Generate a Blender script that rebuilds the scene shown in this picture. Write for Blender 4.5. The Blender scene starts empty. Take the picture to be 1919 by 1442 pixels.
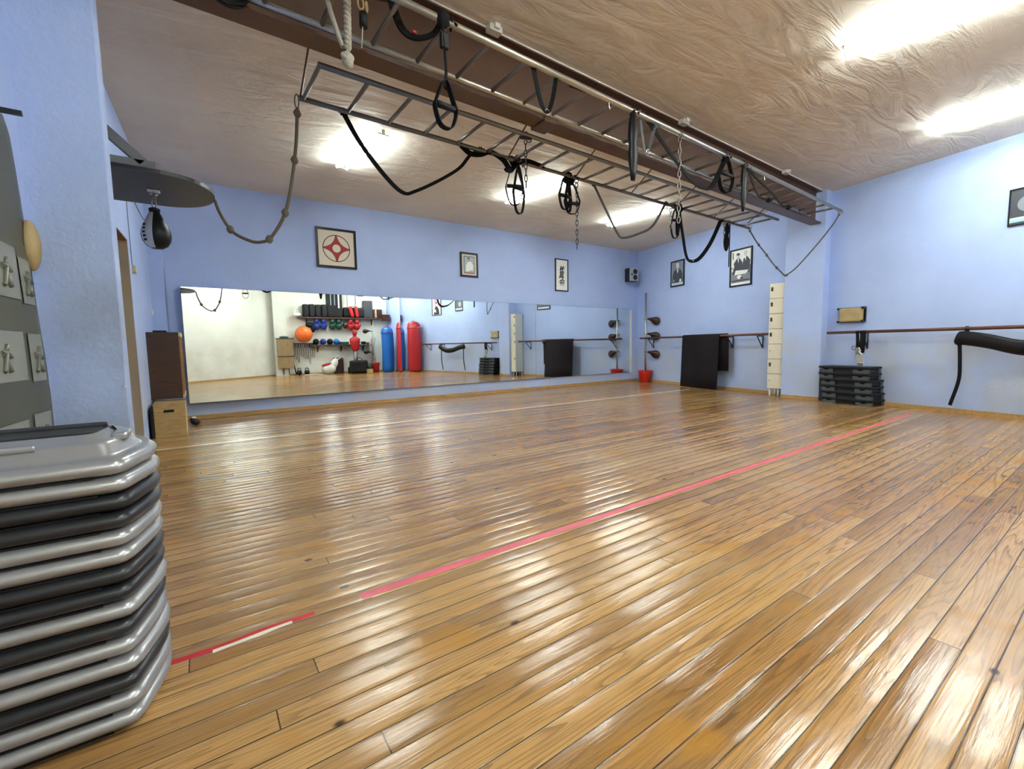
import bpy, bmesh, math, random
from mathutils import Vector, Matrix
random.seed(7)
S = bpy.context.scene
COL = S.collection
PI = math.pi

# ------------------------------------------------------------------ camera, world, exposure
F = Vector((0.570528, 0.81673, -0.08632)); RT = Vector((0.818826, -0.57379, -0.017012)); UP = Vector((0.063424, 0.060976, 0.996122))
cd = bpy.data.cameras.new('camera'); cam = bpy.data.objects.new('camera', cd); COL.objects.link(cam)
cd.sensor_width = 36; cd.sensor_fit = 'HORIZONTAL'; cd.lens = 15.7355; cd.clip_start = .02
cam.matrix_world = Matrix(((RT.x, UP.x, -F.x, 0), (RT.y, UP.y, -F.y, 0), (RT.z, UP.z, -F.z, .9), (0, 0, 0, 1)))
S.camera = cam
w = bpy.data.worlds.new('world'); S.world = w; w.use_nodes = True
w.node_tree.nodes['Background'].inputs[0].default_value = (.6, .7, .9, 1); w.node_tree.nodes['Background'].inputs[1].default_value = .3
S.view_settings.view_transform = 'Standard'; S.view_settings.look = 'None'; S.view_settings.gamma = 1
S.view_settings.exposure = .87
S.cycles.max_bounces = 10; S.cycles.diffuse_bounces = 5; S.cycles.glossy_bounces = 5
S.cycles.sample_clamp_indirect = 70
TUBE_STRENGTH = 62

CEIL = 3.086
# ------------------------------------------------------------------ materials
def nodes(m): return m.node_tree.nodes, m.node_tree.links
def mat(name, col, rough=.6, metal=0, bump=0, bscale=60, var=0, vscale=6, spec=.5, coat=0, bdist=.01, detail=4):
    m = bpy.data.materials.new(name); m.use_nodes = True
    N, L = nodes(m); b = N['Principled BSDF']
    b.inputs['Base Color'].default_value = (*col, 1); b.inputs['Roughness'].default_value = rough
    b.inputs['Metallic'].default_value = metal; b.inputs['Specular IOR Level'].default_value = spec
    if coat: b.inputs['Coat Weight'].default_value = coat
    if var or bump:
        tc = N.new('ShaderNodeTexCoord')
    if var:
        n = N.new('ShaderNodeTexNoise'); n.inputs['Scale'].default_value = vscale; n.inputs['Detail'].default_value = 5
        L.new(tc.outputs['Object'], n.inputs['Vector'])
        r = N.new('ShaderNodeMapRange'); r.inputs[1].default_value = .3; r.inputs[2].default_value = .7
        r.inputs[3].default_value = 1 - var; r.inputs[4].default_value = 1 + var
        L.new(n.outputs[0], r.inputs[0])
        h = N.new('ShaderNodeHueSaturation'); h.inputs['Color'].default_value = (*col, 1)
        L.new(r.outputs[0], h.inputs['Value']); L.new(h.outputs[0], b.inputs['Base Color'])
    if bump:
        n = N.new('ShaderNodeTexNoise'); n.inputs['Scale'].default_value = bscale; n.inputs['Detail'].default_value = detail
        L.new(tc.outputs['Object'], n.inputs['Vector'])
        bp = N.new('ShaderNodeBump'); bp.inputs['Strength'].default_value = bump; bp.inputs['Distance'].default_value = bdist
        L.new(n.outputs[0], bp.inputs['Height']); L.new(bp.outputs[0], b.inputs['Normal'])
    return m

def mathn(N, L, op, a, b=None, c=None):
    n = N.new('ShaderNodeMath'); n.operation = op
    for i, v in enumerate((a, b, c)):
        if v is None: continue
        if isinstance(v, (int, float)): n.inputs[i].default_value = v
        else: L.new(v, n.inputs[i])
    return n.outputs[0]

def mixc(N, L, f, a, b, mode='MIX'):
    n = N.new('ShaderNodeMix'); n.data_type = 'RGBA'; n.blend_type = mode
    for i, v in ((0, f), (6, a), (7, b)):
        if isinstance(v, (int, float)): n.inputs[i].default_value = v
        elif isinstance(v, tuple): n.inputs[i].default_value = (*v, 1)
        else: L.new(v, n.inputs[i])
    return n.outputs[2]

def floor_material():
    m = bpy.data.materials.new('varnished pine planks'); m.use_nodes = True
    N, L = nodes(m); b = N['Principled BSDF']
    g = N.new('ShaderNodeNewGeometry'); sp = N.new('ShaderNodeSeparateXYZ'); L.new(g.outputs['Position'], sp.inputs[0])
    PW = .0725
    y = mathn(N, L, 'DIVIDE', mathn(N, L, 'ADD', sp.outputs[1], 10 * PW * 10 + .026), PW)
    row = mathn(N, L, 'FLOOR', y); fy = mathn(N, L, 'FRACT', y)
    wn = N.new('ShaderNodeTexWhiteNoise'); wn.noise_dimensions = '1D'; L.new(row, wn.inputs['W'])
    xs = mathn(N, L, 'ADD', sp.outputs[0], mathn(N, L, 'MULTIPLY', wn.outputs[0], 3.1))
    xb = mathn(N, L, 'DIVIDE', xs, 2.9); brd = mathn(N, L, 'FLOOR', xb); fx = mathn(N, L, 'FRACT', xb)
    cv = N.new('ShaderNodeCombineXYZ'); L.new(row, cv.inputs[0]); L.new(brd, cv.inputs[1])
    wb = N.new('ShaderNodeTexWhiteNoise'); wb.noise_dimensions = '2D'; L.new(cv.outputs[0], wb.inputs['Vector'])
    # grain coordinates: stretched along x, offset per board
    gv = N.new('ShaderNodeCombineXYZ'); L.new(mathn(N, L, 'MULTIPLY', sp.outputs[0], .42), gv.inputs[0])
    L.new(mathn(N, L, 'MULTIPLY', sp.outputs[1], 8.0), gv.inputs[1]); L.new(mathn(N, L, 'MULTIPLY', wb.outputs[0], 40), gv.inputs[2])
    n1 = N.new('ShaderNodeTexNoise'); n1.inputs['Scale'].default_value = 1.7; n1.inputs['Detail'].default_value = 1.2; n1.inputs['Distortion'].default_value = .35; L.new(gv.outputs[0], n1.inputs['Vector'])
    rings = mathn(N, L, 'FRACT', mathn(N, L, 'MULTIPLY', n1.outputs[0], 15))
    rr = N.new('ShaderNodeMapRange'); rr.interpolation_type = 'SMOOTHSTEP'; L.new(rings, rr.inputs[0]); rr.inputs[1].default_value = .55; rr.inputs[2].default_value = 1.0
    n2 = N.new('ShaderNodeTexNoise'); n2.inputs['Scale'].default_value = 7; n2.inputs['Detail'].default_value = 6
    g2 = N.new('ShaderNodeCombineXYZ'); L.new(sp.outputs[0], g2.inputs[0]); L.new(mathn(N, L, 'MULTIPLY', sp.outputs[1], 22.0), g2.inputs[1]); L.new(wb.outputs[0], g2.inputs[2])
    L.new(g2.outputs[0], n2.inputs['Vector'])
    base = N.new('ShaderNodeValToRGB'); L.new(wb.outputs[0], base.inputs[0])
    e = base.color_ramp.elements; e[0].color = (.29, .142, .040, 1); e[1].color = (.49, .275, .10, 1)
    e.new(.5).color = (.40, .208, .066, 1)
    c = mixc(N, L, mathn(N, L, 'MULTIPLY', rr.outputs[0], .62), base.outputs[0], (.15, .072, .022))
    f2 = N.new('ShaderNodeMapRange'); L.new(n2.outputs[0], f2.inputs[0]); f2.inputs[1].default_value = .5; f2.inputs[2].default_value = .72; f2.inputs[4].default_value = .7
    c = mixc(N, L, f2.outputs[0], c, (.15, .08, .025))
    # worn pale areas and amber varnish patches
    n3 = N.new('ShaderNodeTexNoise'); n3.inputs['Scale'].default_value = .7; n3.inputs['Detail'].default_value = 3; L.new(g.outputs['Position'], n3.inputs['Vector'])
    f3 = N.new('ShaderNodeMapRange'); L.new(n3.outputs[0], f3.inputs[0]); f3.inputs[1].default_value = .42; f3.inputs[2].default_value = .7; f3.inputs[4].default_value = .45
    c = mixc(N, L, f3.outputs[0], c, (.52, .35, .16))
    n4 = N.new('ShaderNodeTexNoise'); n4.inputs['Scale'].default_value = 2.6; n4.inputs['Detail'].default_value = 2; L.new(g.outputs['Position'], n4.inputs['Vector'])
    f4 = N.new('ShaderNodeMapRange'); L.new(n4.outputs[0], f4.inputs[0]); f4.inputs[1].default_value = .60; f4.inputs[2].default_value = .68; f4.inputs[4].default_value = .6
    c = mixc(N, L, f4.outputs[0], c, (.42, .20, .03))
    # knots
    vo = N.new('ShaderNodeTexVoronoi'); vo.inputs['Scale'].default_value = 4.2
    kv = N.new('ShaderNodeCombineXYZ'); L.new(mathn(N, L, 'MULTIPLY', sp.outputs[0], .8), kv.inputs[0]); L.new(mathn(N, L, 'MULTIPLY', sp.outputs[1], 1.3), kv.inputs[1]); L.new(kv.outputs[0], vo.inputs['Vector'])
    kf = N.new('ShaderNodeMapRange'); L.new(vo.outputs['Distance'], kf.inputs[0]); kf.inputs[1].default_value = .075; kf.inputs[2].default_value = .04; kf.inputs[3].default_value = 0; kf.inputs[4].default_value = .9
    c = mixc(N, L, kf.outputs[0], c, (.03, .015, .006))
    # seams
    dy = mathn(N, L, 'ABSOLUTE', mathn(N, L, 'SUBTRACT', fy, .5))
    sw = mathn(N, L, 'GREATER_THAN', dy, .474)
    dx = mathn(N, L, 'ABSOLUTE', mathn(N, L, 'SUBTRACT', fx, .5))
    sx = mathn(N, L, 'GREATER_THAN', dx, .4994)
    seam = mathn(N, L, 'MAXIMUM', sw, sx)
    wl = N.new('ShaderNodeTexWhiteNoise'); wl.noise_dimensions = '1D'; L.new(mathn(N, L, 'ADD', row, .37), wl.inputs['W'])
    light = mathn(N, L, 'MULTIPLY', mathn(N, L, 'GREATER_THAN', wl.outputs[0], .62), mathn(N, L, 'GREATER_THAN', dy, .46))  # highlights along some board edges, painted into the colour
    c = mixc(N, L, mathn(N, L, 'MULTIPLY', light, .55), c, (.60, .47, .24))
    c = mixc(N, L, mathn(N, L, 'MULTIPLY', seam, .88), c, (.035, .017, .006))
    L.new(c, b.inputs['Base Color'])
    # roughness
    rg = N.new('ShaderNodeMapRange'); L.new(n3.outputs[0], rg.inputs[0]); rg.inputs[1].default_value = .3; rg.inputs[2].default_value = .7; rg.inputs[3].default_value = .09; rg.inputs[4].default_value = .19
    L.new(mathn(N, L, 'ADD', rg.outputs[0], mathn(N, L, 'MULTIPLY', n2.outputs[0], .07)), b.inputs['Roughness'])
    b.inputs['Specular IOR Level'].default_value = .62
    # relief: cupped boards, each slightly tipped, soft undulation
    cup = mathn(N, L, 'POWER', mathn(N, L, 'MULTIPLY', dy, 2.0), 3.0)
    tip = mathn(N, L, 'MULTIPLY', mathn(N, L, 'SUBTRACT', wb.outputs[0], .5), mathn(N, L, 'MULTIPLY', fy, 1.6))
    nn = N.new('ShaderNodeTexNoise'); nn.inputs['Scale'].default_value = 5; nn.inputs['Detail'].default_value = 1; L.new(g.outputs['Position'], nn.inputs['Vector'])
    hgt = mathn(N, L, 'ADD', mathn(N, L, 'ADD', mathn(N, L, 'MULTIPLY', cup, -.8), tip), mathn(N, L, 'ADD', mathn(N, L, 'MULTIPLY', nn.outputs[0], 2.2), mathn(N, L, 'ADD', mathn(N, L, 'MULTIPLY', n2.outputs[0], .35), mathn(N, L, 'MULTIPLY', seam, -1.5))))
    bp = N.new('ShaderNodeBump'); bp.inputs['Strength'].default_value = .7; bp.inputs['Distance'].default_value = .0036
    L.new(hgt, bp.inputs['Height']); L.new(bp.outputs[0], b.inputs['Normal'])
    return m

def plaster(name, col, dirt=None, dirtz=1.1, bscale=26, bdist=.004, strength=.6, mottling=.06, streak=False):
    m = bpy.data.materials.new(name); m.use_nodes = True
    N, L = nodes(m); b = N['Principled BSDF']
    g = N.new('ShaderNodeNewGeometry')
    n = N.new('ShaderNodeTexNoise'); n.inputs['Scale'].default_value = 1.3; n.inputs['Detail'].default_value = 6; n.inputs['Roughness'].default_value = .62; L.new(g.outputs['Position'], n.inputs['Vector'])
    r = N.new('ShaderNodeMapRange'); L.new(n.outputs[0], r.inputs[0]); r.inputs[1].default_value = .3; r.inputs[2].default_value = .7; r.inputs[3].default_value = 1 - mottling; r.inputs[4].default_value = 1 + mottling
    h = N.new('ShaderNodeHueSaturation'); h.inputs['Color'].default_value = (*col, 1); L.new(r.outputs[0], h.inputs['Value'])
    c = h.outputs[0]
    if dirt:
        # scuff marks with a shape of their own, worn into the lower part of the wall
        sp = N.new('ShaderNodeSeparateXYZ'); L.new(g.outputs['Position'], sp.inputs[0])
        n2 = N.new('ShaderNodeTexNoise'); n2.inputs['Scale'].default_value = 2.2; n2.inputs['Detail'].default_value = 6; L.new(g.outputs['Position'], n2.inputs['Vector'])
        hz = N.new('ShaderNodeMapRange'); L.new(sp.outputs[2], hz.inputs[0]); hz.inputs[1].default_value = dirtz + .12; hz.inputs[2].default_value = dirtz - .25; hz.inputs[3].default_value = 0; hz.inputs[4].default_value = 1
        nm = N.new('ShaderNodeMapRange'); L.new(n2.outputs[0], nm.inputs[0]); nm.inputs[1].default_value = .32; nm.inputs[2].default_value = .72
        f = mathn(N, L, 'MULTIPLY', hz.outputs[0], nm.outputs[0])
        c = mixc(N, L, f, c, dirt)
    L.new(c, b.inputs['Base Color'])
    b.inputs['Roughness'].default_value = .75; b.inputs['Specular IOR Level'].default_value = .25
    mp = N.new('ShaderNodeMapping'); L.new(g.outputs['Position'], mp.inputs[0])
    if streak: mp.inputs['Scale'].default_value = (.45, 1.6, 1); mp.inputs['Rotation'].default_value = (0, 0, .3)
    nb = N.new('ShaderNodeTexNoise'); nb.inputs['Scale'].default_value = bscale; nb.inputs['Detail'].default_value = 5; nb.inputs['Roughness'].default_value = .55
    nb.inputs['Distortion'].default_value = 1.2 if streak else .3
    L.new(mp.outputs[0], nb.inputs['Vector'])
    bp = N.new('ShaderNodeBump'); bp.inputs['Strength'].default_value = strength; bp.inputs['Distance'].default_value = bdist
    L.new(nb.outputs[0], bp.inputs['Height']); L.new(bp.outputs[0], b.inputs['Normal'])
    return m

def wood(name, col, col2, rough=.5, sc=(2, 14, 14)):
    m = bpy.data.materials.new(name); m.use_nodes = True
    N, L = nodes(m); b = N['Principled BSDF']
    tc = N.new('ShaderNodeTexCoord'); mp = N.new('ShaderNodeMapping'); mp.inputs['Scale'].default_value = sc; L.new(tc.outputs['Object'], mp.inputs[0])
    n = N.new('ShaderNodeTexNoise'); n.inputs['Scale'].default_value = 3; n.inputs['Detail'].default_value = 5; n.inputs['Distortion'].default_value = .8; L.new(mp.outputs[0], n.inputs['Vector'])
    r = N.new('ShaderNodeMapRange'); L.new(n.outputs[0], r.inputs[0]); r.inputs[1].default_value = .35; r.inputs[2].default_value = .65
    L.new(mixc(N, L, r.outputs[0], col, col2), b.inputs['Base Color']); b.inputs['Roughness'].default_value = rough
    return m

def emit(name, col, st):
    m = bpy.data.materials.new(name); m.use_nodes = True
    b = m.node_tree.nodes['Principled BSDF']; b.inputs['Emission Color'].default_value = (*col, 1); b.inputs['Emission Strength'].default_value = st
    b.inputs['Base Color'].default_value = (.9, .9, .9, 1)
    return m

M = {}
M['floor'] = floor_material()
M['ceil'] = plaster('rough beige ceiling plaster', (.71, .65, .57), bscale=3.2, bdist=.035, strength=.75, mottling=.07, streak=True)
BLUE = (.385, .485, .77)
M['blue'] = plaster('periwinkle roughcast paint', BLUE, dirt=(.43, .47, .56), dirtz=1.05)
M['bluecol'] = plaster('periwinkle paint on pillar', BLUE, dirt=(.27, .31, .41), dirtz=1.3, bscale=34, bdist=.006)
M['white'] = plaster('off white wall paint', (.72, .74, .68), dirt=(.60, .60, .52), dirtz=1.1)
M['pillarshade'] = plaster('white pillar side in painted shade', (.55, .56, .55))
M['reveal'] = plaster('beige door reveal', (.38, .32, .25))
M['soffit'] = mat('brown lintel', (.20, .13, .08), .7)
M['base'] = wood('pine skirting', (.50, .30, .11), (.36, .20, .07))
M['mirror'] = mat('mirror glass', (.93, .965, .95), .0, 1)
M['glassedge'] = mat('mirror edge', (.10, .14, .17), .3)
M['brownpaint'] = mat('brown painted steel', (.088, .043, .025), .42, 0, var=.12, vscale=3)
M['steel'] = mat('galvanised tube', (.42, .40, .36), .32, .85, var=.08)
M['darksteel'] = mat('dull steel tube', (.22, .20, .18), .42, .7)
M['chrome'] = mat('chrome', (.75, .75, .75), .15, 1)
M['chain'] = mat('chain steel', (.30, .28, .24), .4, .8)
M['darkchain'] = mat('blackened chain', (.06, .055, .05), .45, .6)
M['web'] = mat('black nylon webbing', (.005, .005, .006), .8, spec=.2)
M['greyweb'] = mat('grey nylon webbing', (.10, .10, .10), .75)
M['rubber'] = mat('black rubber', (.007, .007, .008), .6, spec=.3)
M['darkrope'] = mat('weathered rope', (.085, .075, .06), .9)
M['silver'] = mat('silver plastic buckle', (.48, .49, .50), .3, .4)
M['rope'] = mat('hemp rope', (.15, .125, .085), .9, bump=1, bscale=180, bdist=.004)
M['whiterope'] = mat('white cotton rope', (.42, .385, .32), .9, bump=1, bscale=120, bdist=.004)
M['brightstep'] = mat('silver plastic', (.36, .36, .375), .27, .55, bump=.12, bscale=500, bdist=.0008)
M['darkstep'] = mat('graphite plastic', (.018, .019, .023), .30, .1, bump=.12, bscale=500, bdist=.0008)
M['blackmat'] = mat('black rubber tread', (.012, .012, .013), .7, bump=.5, bscale=300, bdist=.001)
M['blackstep'] = mat('black plastic step', (.007, .008, .011), .5, spec=.3)
M['greyfoot'] = mat('grey rubber foot', (.065, .075, .08), .6, spec=.3)
M['ply'] = wood('plywood', (.50, .34, .14), (.40, .25, .09), sc=(3, 3, 20))
M['plyedge'] = mat('pale plywood edge', (.62, .46, .24), .6)
M['darkwood'] = wood('dark brown veneer', (.060, .024, .010), (.040, .015, .007), .35)
M['gold'] = wood('honey wood lath', (.42, .22, .06), (.30, .14, .04))
M['barwood'] = wood('red brown barre wood', (.13, .045, .025), (.09, .03, .018), .3)
M['navy'] = mat('dark metal bracket', (.018, .022, .04), .5, .3)
M['blackframe'] = mat('black picture frame', (.006, .006, .008), .3)
M['paper'] = mat('cream paper', (.62, .57, .47), .6)
M['whitepaper'] = mat('white paper', (.78, .79, .76), .6)
M['red'] = mat('deep red ink', (.30, .022, .018), .6)
M['ink'] = mat('black ink', (.008, .008, .010), .6)
M['thinink'] = mat('dark brown ink', (.06, .012, .012), .6)
M['grey1'] = mat('photo dark grey', (.055, .06, .075), .4)
M['grey2'] = mat('photo mid grey', (.20, .22, .26), .4)
M['grey3'] = mat('photo light grey', (.55, .60, .62), .4)
M['teal'] = mat('teal strip print', (.25, .48, .52), .5)
M['photoblue'] = mat('photo pale blue', (.36, .47, .52), .4)
M['pink'] = mat('pink print', (.65, .25, .38), .5)
M['skin'] = mat('photo skin', (.45, .32, .27), .5)
M['tan'] = mat('tan leather pad', (.38, .28, .13), .55, var=.15, vscale=9, bump=.2, bscale=40)
M['cream'] = mat('cream locker paint', (.68, .63, .50), .38)
M['creamside'] = mat('pale grey locker side', (.55, .58, .56), .4)
M['gap'] = mat('dark joint', (.02, .02, .02), .8)
M['matcloth'] = mat('dark brown exercise mat', (.012, .009, .012), .8, spec=.2)
M['leather'] = mat('dark brown leather', (.035, .014, .010), .38)
M['blackleather'] = mat('glossy black leather', (.004, .004, .005), .42, spec=.28)
M['redplastic'] = mat('red bucket plastic', (.62, .02, .012), .35)
M['redvinyl'] = mat('red vinyl', (.42, .016, .02), .25, bump=.15, bscale=14, bdist=.02)
M['bluevinyl'] = mat('blue vinyl', (.01, .13, .50), .25, bump=.15, bscale=14, bdist=.02)
M['navyglove'] = mat('royal blue leather', (.01, .035, .25), .4)
M['green'] = mat('bottle green leather', (.006, .055, .035), .4)
M['orange'] = mat('orange rubber ball', (.85, .16, .02), .4)
M['shelfwood'] = wood('dark shelf board', (.07, .04, .03), (.045, .028, .022))
M['reedtan'] = wood('tan slats', (.33, .24, .12), (.25, .17, .08), sc=(14, 2, 2))
M['tealcloth'] = mat('slate teal cloth', (.06, .13, .14), .8)
M['whitecloth'] = mat('white canvas', (.72, .72, .66), .8)
M['maroon'] = mat('dark maroon vinyl', (.045, .012, .012), .35)
M['boardgrey'] = mat('slate grey board', (.035, .037, .048), .45)
M['boardedge'] = mat('black board edge', (.006, .006, .008), .35)
M['greywood'] = mat('grey painted timber', (.16, .165, .16), .7)
M['tapepink'] = mat('pink floor tape', (.62, .10, .13), .45, var=.15, vscale=5)
M['tapered'] = mat('red floor tape', (.50, .02, .03), .45)
M['tapewhite'] = mat('white floor tape', (.72, .66, .55), .5)
M['tapefaint'] = mat('faded red line', (.34, .085, .045), .4)
M['tapegold'] = mat('thin yellow line', (.46, .36, .11), .45)
M['plasticwhite'] = mat('white plastic', (.72, .71, .66), .4)
M['ivory'] = mat('ivory plastic', (.55, .47, .28), .45)
M['wirew'] = mat('grey cable', (.24, .26, .33), .6)
M['coneblack'] = mat('speaker cone', (.01, .01, .012), .5)
M['speakergrey'] = mat('silver speaker front', (.42, .44, .47), .35, .3)
M['tube'] = emit('fluorescent tube', (.90, 1.0, .97), TUBE_STRENGTH)
M['fixture'] = mat('white lamp batten', (.75, .75, .78), .4)
M['lampend'] = mat('lamp end cap', (.55, .55, .40), .5)
M['postersheet'] = mat('laminated grey green sheet', (.20, .20, .145), .28, var=.1, vscale=3)
M['posterprint'] = mat('faded print panel', (.225, .23, .19), .3)
M['posterink'] = mat('faded figure ink', (.155, .16, .13), .3)
M['redstrap'] = mat('red stitching', (.45, .02, .02), .6)
M['yellow'] = mat('yellow rope', (.50, .38, .18), .6)

# ------------------------------------------------------------------ mesh helpers
class G:
    def __init__(s): s.b = bmesh.new(); s.mi = 0
    def _f(s, vs, smooth=False):
        try: f = s.b.faces.new(vs)
        except ValueError: return
        f.material_index = s.mi; f.smooth = smooth
    def box(s, x0, x1, y0, y1, z0, z1, M4=None, bev=0):
        P = [Vector((x, y, z)) for z in (z0, z1) for y in (y0, y1) for x in (x0, x1)]
        if M4: P = [M4 @ p for p in P]
        v = [s.b.verts.new(p) for p in P]
        fs = []
        for q in ((0, 2, 3, 1), (4, 5, 7, 6), (0, 1, 5, 4), (2, 6, 7, 3), (0, 4, 6, 2), (1, 3, 7, 5)):
            f = s.b.faces.new([v[i] for i in q]); f.material_index = s.mi; fs.append(f)
        if bev:
            es = list({e for f in fs for e in f.edges})
            r = bmesh.ops.bevel(s.b, geom=es, offset=bev, segments=2, affect='EDGES', profile=.7)
            for f in r['faces']: f.material_index = s.mi; f.smooth = True
        return s
    def ring(s, c, X, Y, r, n, r2=None):
        r2 = r if r2 is None else r2
        return [s.b.verts.new(c + X * (r * math.cos(2 * PI * i / n)) + Y * (r2 * math.sin(2 * PI * i / n))) for i in range(n)]
    def skin(s, rings, closed=False, caps=True, smooth=True):
        n = len(rings[0]); m = len(rings)
        for k in range(m if closed else m - 1):
            a, b = rings[k], rings[(k + 1) % m]
            for i in range(n): s._f([a[i], a[(i + 1) % n], b[(i + 1) % n], b[i]], smooth)
        if caps and not closed:
            s._f(list(reversed(rings[0]))); s._f(rings[-1])
        return s
    def cyl(s, p0, p1, r, n=12, r1=None):
        p0, p1 = Vector(p0), Vector(p1); d = (p1 - p0).normalized()
        X = d.cross(Vector((0, 0, 1)) if abs(d.z) < .9 else Vector((1, 0, 0))).normalized(); Y = d.cross(X)
        return s.skin([s.ring(p0, X, Y, r, n), s.ring(p1, X, Y, r if r1 is None else r1, n)])
    def tube(s, pts, r, n=8, closed=False, rs=None):
        pts = [Vector(p) for p in pts]; m = len(pts); R = []
        X = None
        for i, p in enumerate(pts):
            a = pts[(i - 1) % m] if (closed or i) else p; b = pts[(i + 1) % m] if (closed or i < m - 1) else p
            d = (b - a).normalized()
            if X is None: X = d.cross(Vector((0, 0, 1)) if abs(d.z) < .9 else Vector((1, 0, 0))).normalized()
            else: X = (X - d * X.dot(d)).normalized()
            Y = d.cross(X)
            R.append(s.ring(p, X, Y, rs[i] if rs else r, n))
        return s.skin(R, closed)
    def ribbon(s, pts, wd, th, wdir=None, closed=False):
        """flat webbing: wd wide along wdir (or crossing the path), th thick"""
        pts = [Vector(p) for p in pts]; m = len(pts); R = []
        for i, p in enumerate(pts):
            a = pts[(i - 1) % m] if (closed or i) else p; b = pts[(i + 1) % m] if (closed or i < m - 1) else p
            d = (b - a).normalized()
            W = Vector(wdir) if wdir is not None else d.cross(Vector((.57, .82, 0))) * .85 + Vector((.57, .82, 0)) * .5
            W = W - d * W.dot(d)
            W = W.normalized() if W.length > 1e-4 else d.orthogonal().normalized()
            T = d.cross(W)
            R.append([s.b.verts.new(p + W * (wd / 2 * u) + T * (th / 2 * v)) for u, v in ((-1, -1), (1, -1), (1, 1), (-1, 1))])
        return s.skin(R, closed, smooth=False)
    def lathe(s, prof, c, n=20, M4=None):
        """prof: list of (r, z) bottom to top"""
        c = Vector(c); R = []
        for r, z in prof:
            ring = []
            for i in range(n):
                p = Vector((r * math.cos(2 * PI * i / n), r * math.sin(2 * PI * i / n), z))
                if M4: p = M4 @ p
                ring.append(s.b.verts.new(c + p))
            R.append(ring)
        return s.skin(R)
    def ball(s, c, rx, ry=None, rz=None, n=16, m=10, M4=None):
        ry = rx if ry is None else ry; rz = rx if rz is None else rz
        c = Vector(c); R = []
        for k in range(m + 1):
            t = PI * k / m; t = min(max(t, .04), PI - .04); ring = []
            for i in range(n):
                a = 2 * PI * i / n
                p = Vector((rx * math.sin(t) * math.cos(a), ry * math.sin(t) * math.sin(a), -rz * math.cos(t)))
                if M4: p = M4 @ p
                ring.append(s.b.verts.new(c + p))
            R.append(ring)
        return s.skin(R)
    def torus(s, c, A, B, R, r, n=24, k=8, R2=None):
        c, A, B = Vector(c), Vector(A), Vector(B)
        return s.tube([c + A * (R * math.cos(2 * PI * i / n)) + B * ((R2 or R) * math.sin(2 * PI * i / n)) for i in range(n)], r, k, True)
    def prism(s, poly, O, A, B, C, t):
        """2D polygon in axes A,B at O, extruded t along C"""
        O, A, B, C = map(Vector, (O, A, B, C))
        b0 = [s.b.verts.new(O + A * x + B * y) for x, y in poly]; b1 = [s.b.verts.new(O + A * x + B * y + C * t) for x, y in poly]
        s._f(list(reversed(b0))); s._f(b1)
        n = len(poly)
        for i in range(n): s._f([b0[i], b0[(i + 1) % n], b1[(i + 1) % n], b1[i]])
        return s

def link(o): COL.objects.link(o); return o
def setp(o, label=None, cat=None, group=None, kind=None):
    if label: o['label'] = label
    if cat: o['category'] = cat
    if group: o['group'] = group
    if kind: o['kind'] = kind
    return o
def thing(name, label, cat, loc=(0, 0, 0), rotz=0, group=None):
    o = link(bpy.data.objects.new(name, None)); o.empty_display_size = .1
    o.location = loc; o.rotation_euler = (0, 0, rotz)
    return setp(o, label, cat, group)
def root_of(o):
    while o.parent: o = o.parent
    return o
def obj(name, g, m, parent=None, local=False, loc=None):
    """links the shape as one mesh object; world coordinates unless local"""
    if parent is not None and not local:
        r = root_of(parent); T = (Matrix.Translation(r.location) @ r.rotation_euler.to_matrix().to_4x4()).inverted()
        bmesh.ops.transform(g.b, matrix=T, verts=g.b.verts)
    if loc is not None: bmesh.ops.translate(g.b, vec=-Vector(loc), verts=g.b.verts)
    bmesh.ops.recalc_face_normals(g.b, faces=g.b.faces)
    me = bpy.data.meshes.new(name); g.b.to_mesh(me); g.b.free()
    for k in (m if isinstance(m, (list, tuple)) else [m]): me.materials.append(M[k])
    o = link(bpy.data.objects.new(name, me))
    if loc is not None: o.location = loc
    if parent is not None: o.parent = parent
    return o
def single(name, g, m, label, cat, group=None, loc=(0, 0, 0)):
    return setp(obj(name, g, m, loc=loc), label, cat, group)
def struct(name, g, m, parent=None):
    o = obj(name, g, m, parent)
    if parent is None: o['kind'] = 'structure'
    return o
def dup(root, loc=None, rotz=None, label=None, group=None):
    def rec(o, par):
        c = o.copy(); COL.objects.link(c); c.parent = par
        for ch in [x for x in o.children]: rec(ch, c)
        return c
    r = rec(root, None)
    if loc is not None: r.location = loc
    if rotz is not None: r.rotation_euler = (0, 0, rotz)
    if label: r['label'] = label
    if group: r['group'] = group
    return r
def smooth(pts, k=6, closed=False):
    P = [Vector(p) for p in pts]; n = len(P); out = []
    for i in range(n if closed else n - 1):
        p0 = P[(i - 1) % n] if (closed or i) else P[0] * 2 - P[1]; p1 = P[i]; p2 = P[(i + 1) % n]
        p3 = P[(i + 2) % n] if (closed or i + 2 < n) else P[-1] * 2 - P[-2]
        for j in range(k):
            t = j / k
            out.append(.5 * ((2 * p1) + (p2 - p0) * t + (2 * p0 - 5 * p1 + 4 * p2 - p3) * t * t + (3 * p1 - p0 - 3 * p2 + p3) * t ** 3))
    if not closed: out.append(P[-1])
    return out
def lerp(a, b, t): return Vector(a) * (1 - t) + Vector(b) * t

# right wall frame: point at distance s along it (towards the mirror corner), off into the room, z up
NW = Vector((.975725, -.218999, 0)); WD = Vector((.218999, .975725, 0)); WOFF = 7.015346
RWZ = math.atan2(WD.y, WD.x)
def rwp(y, off, z):
    """point off metres in front of the right wall, at world y"""
    b = NW * (WOFF - off); t = (y - b.y) / WD.y
    p = b + WD * t; return Vector((p.x, p.y, z))
def lwx(y): return -.5 + .0315 * (y - 4.779)
MIRY = 7.2366
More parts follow.
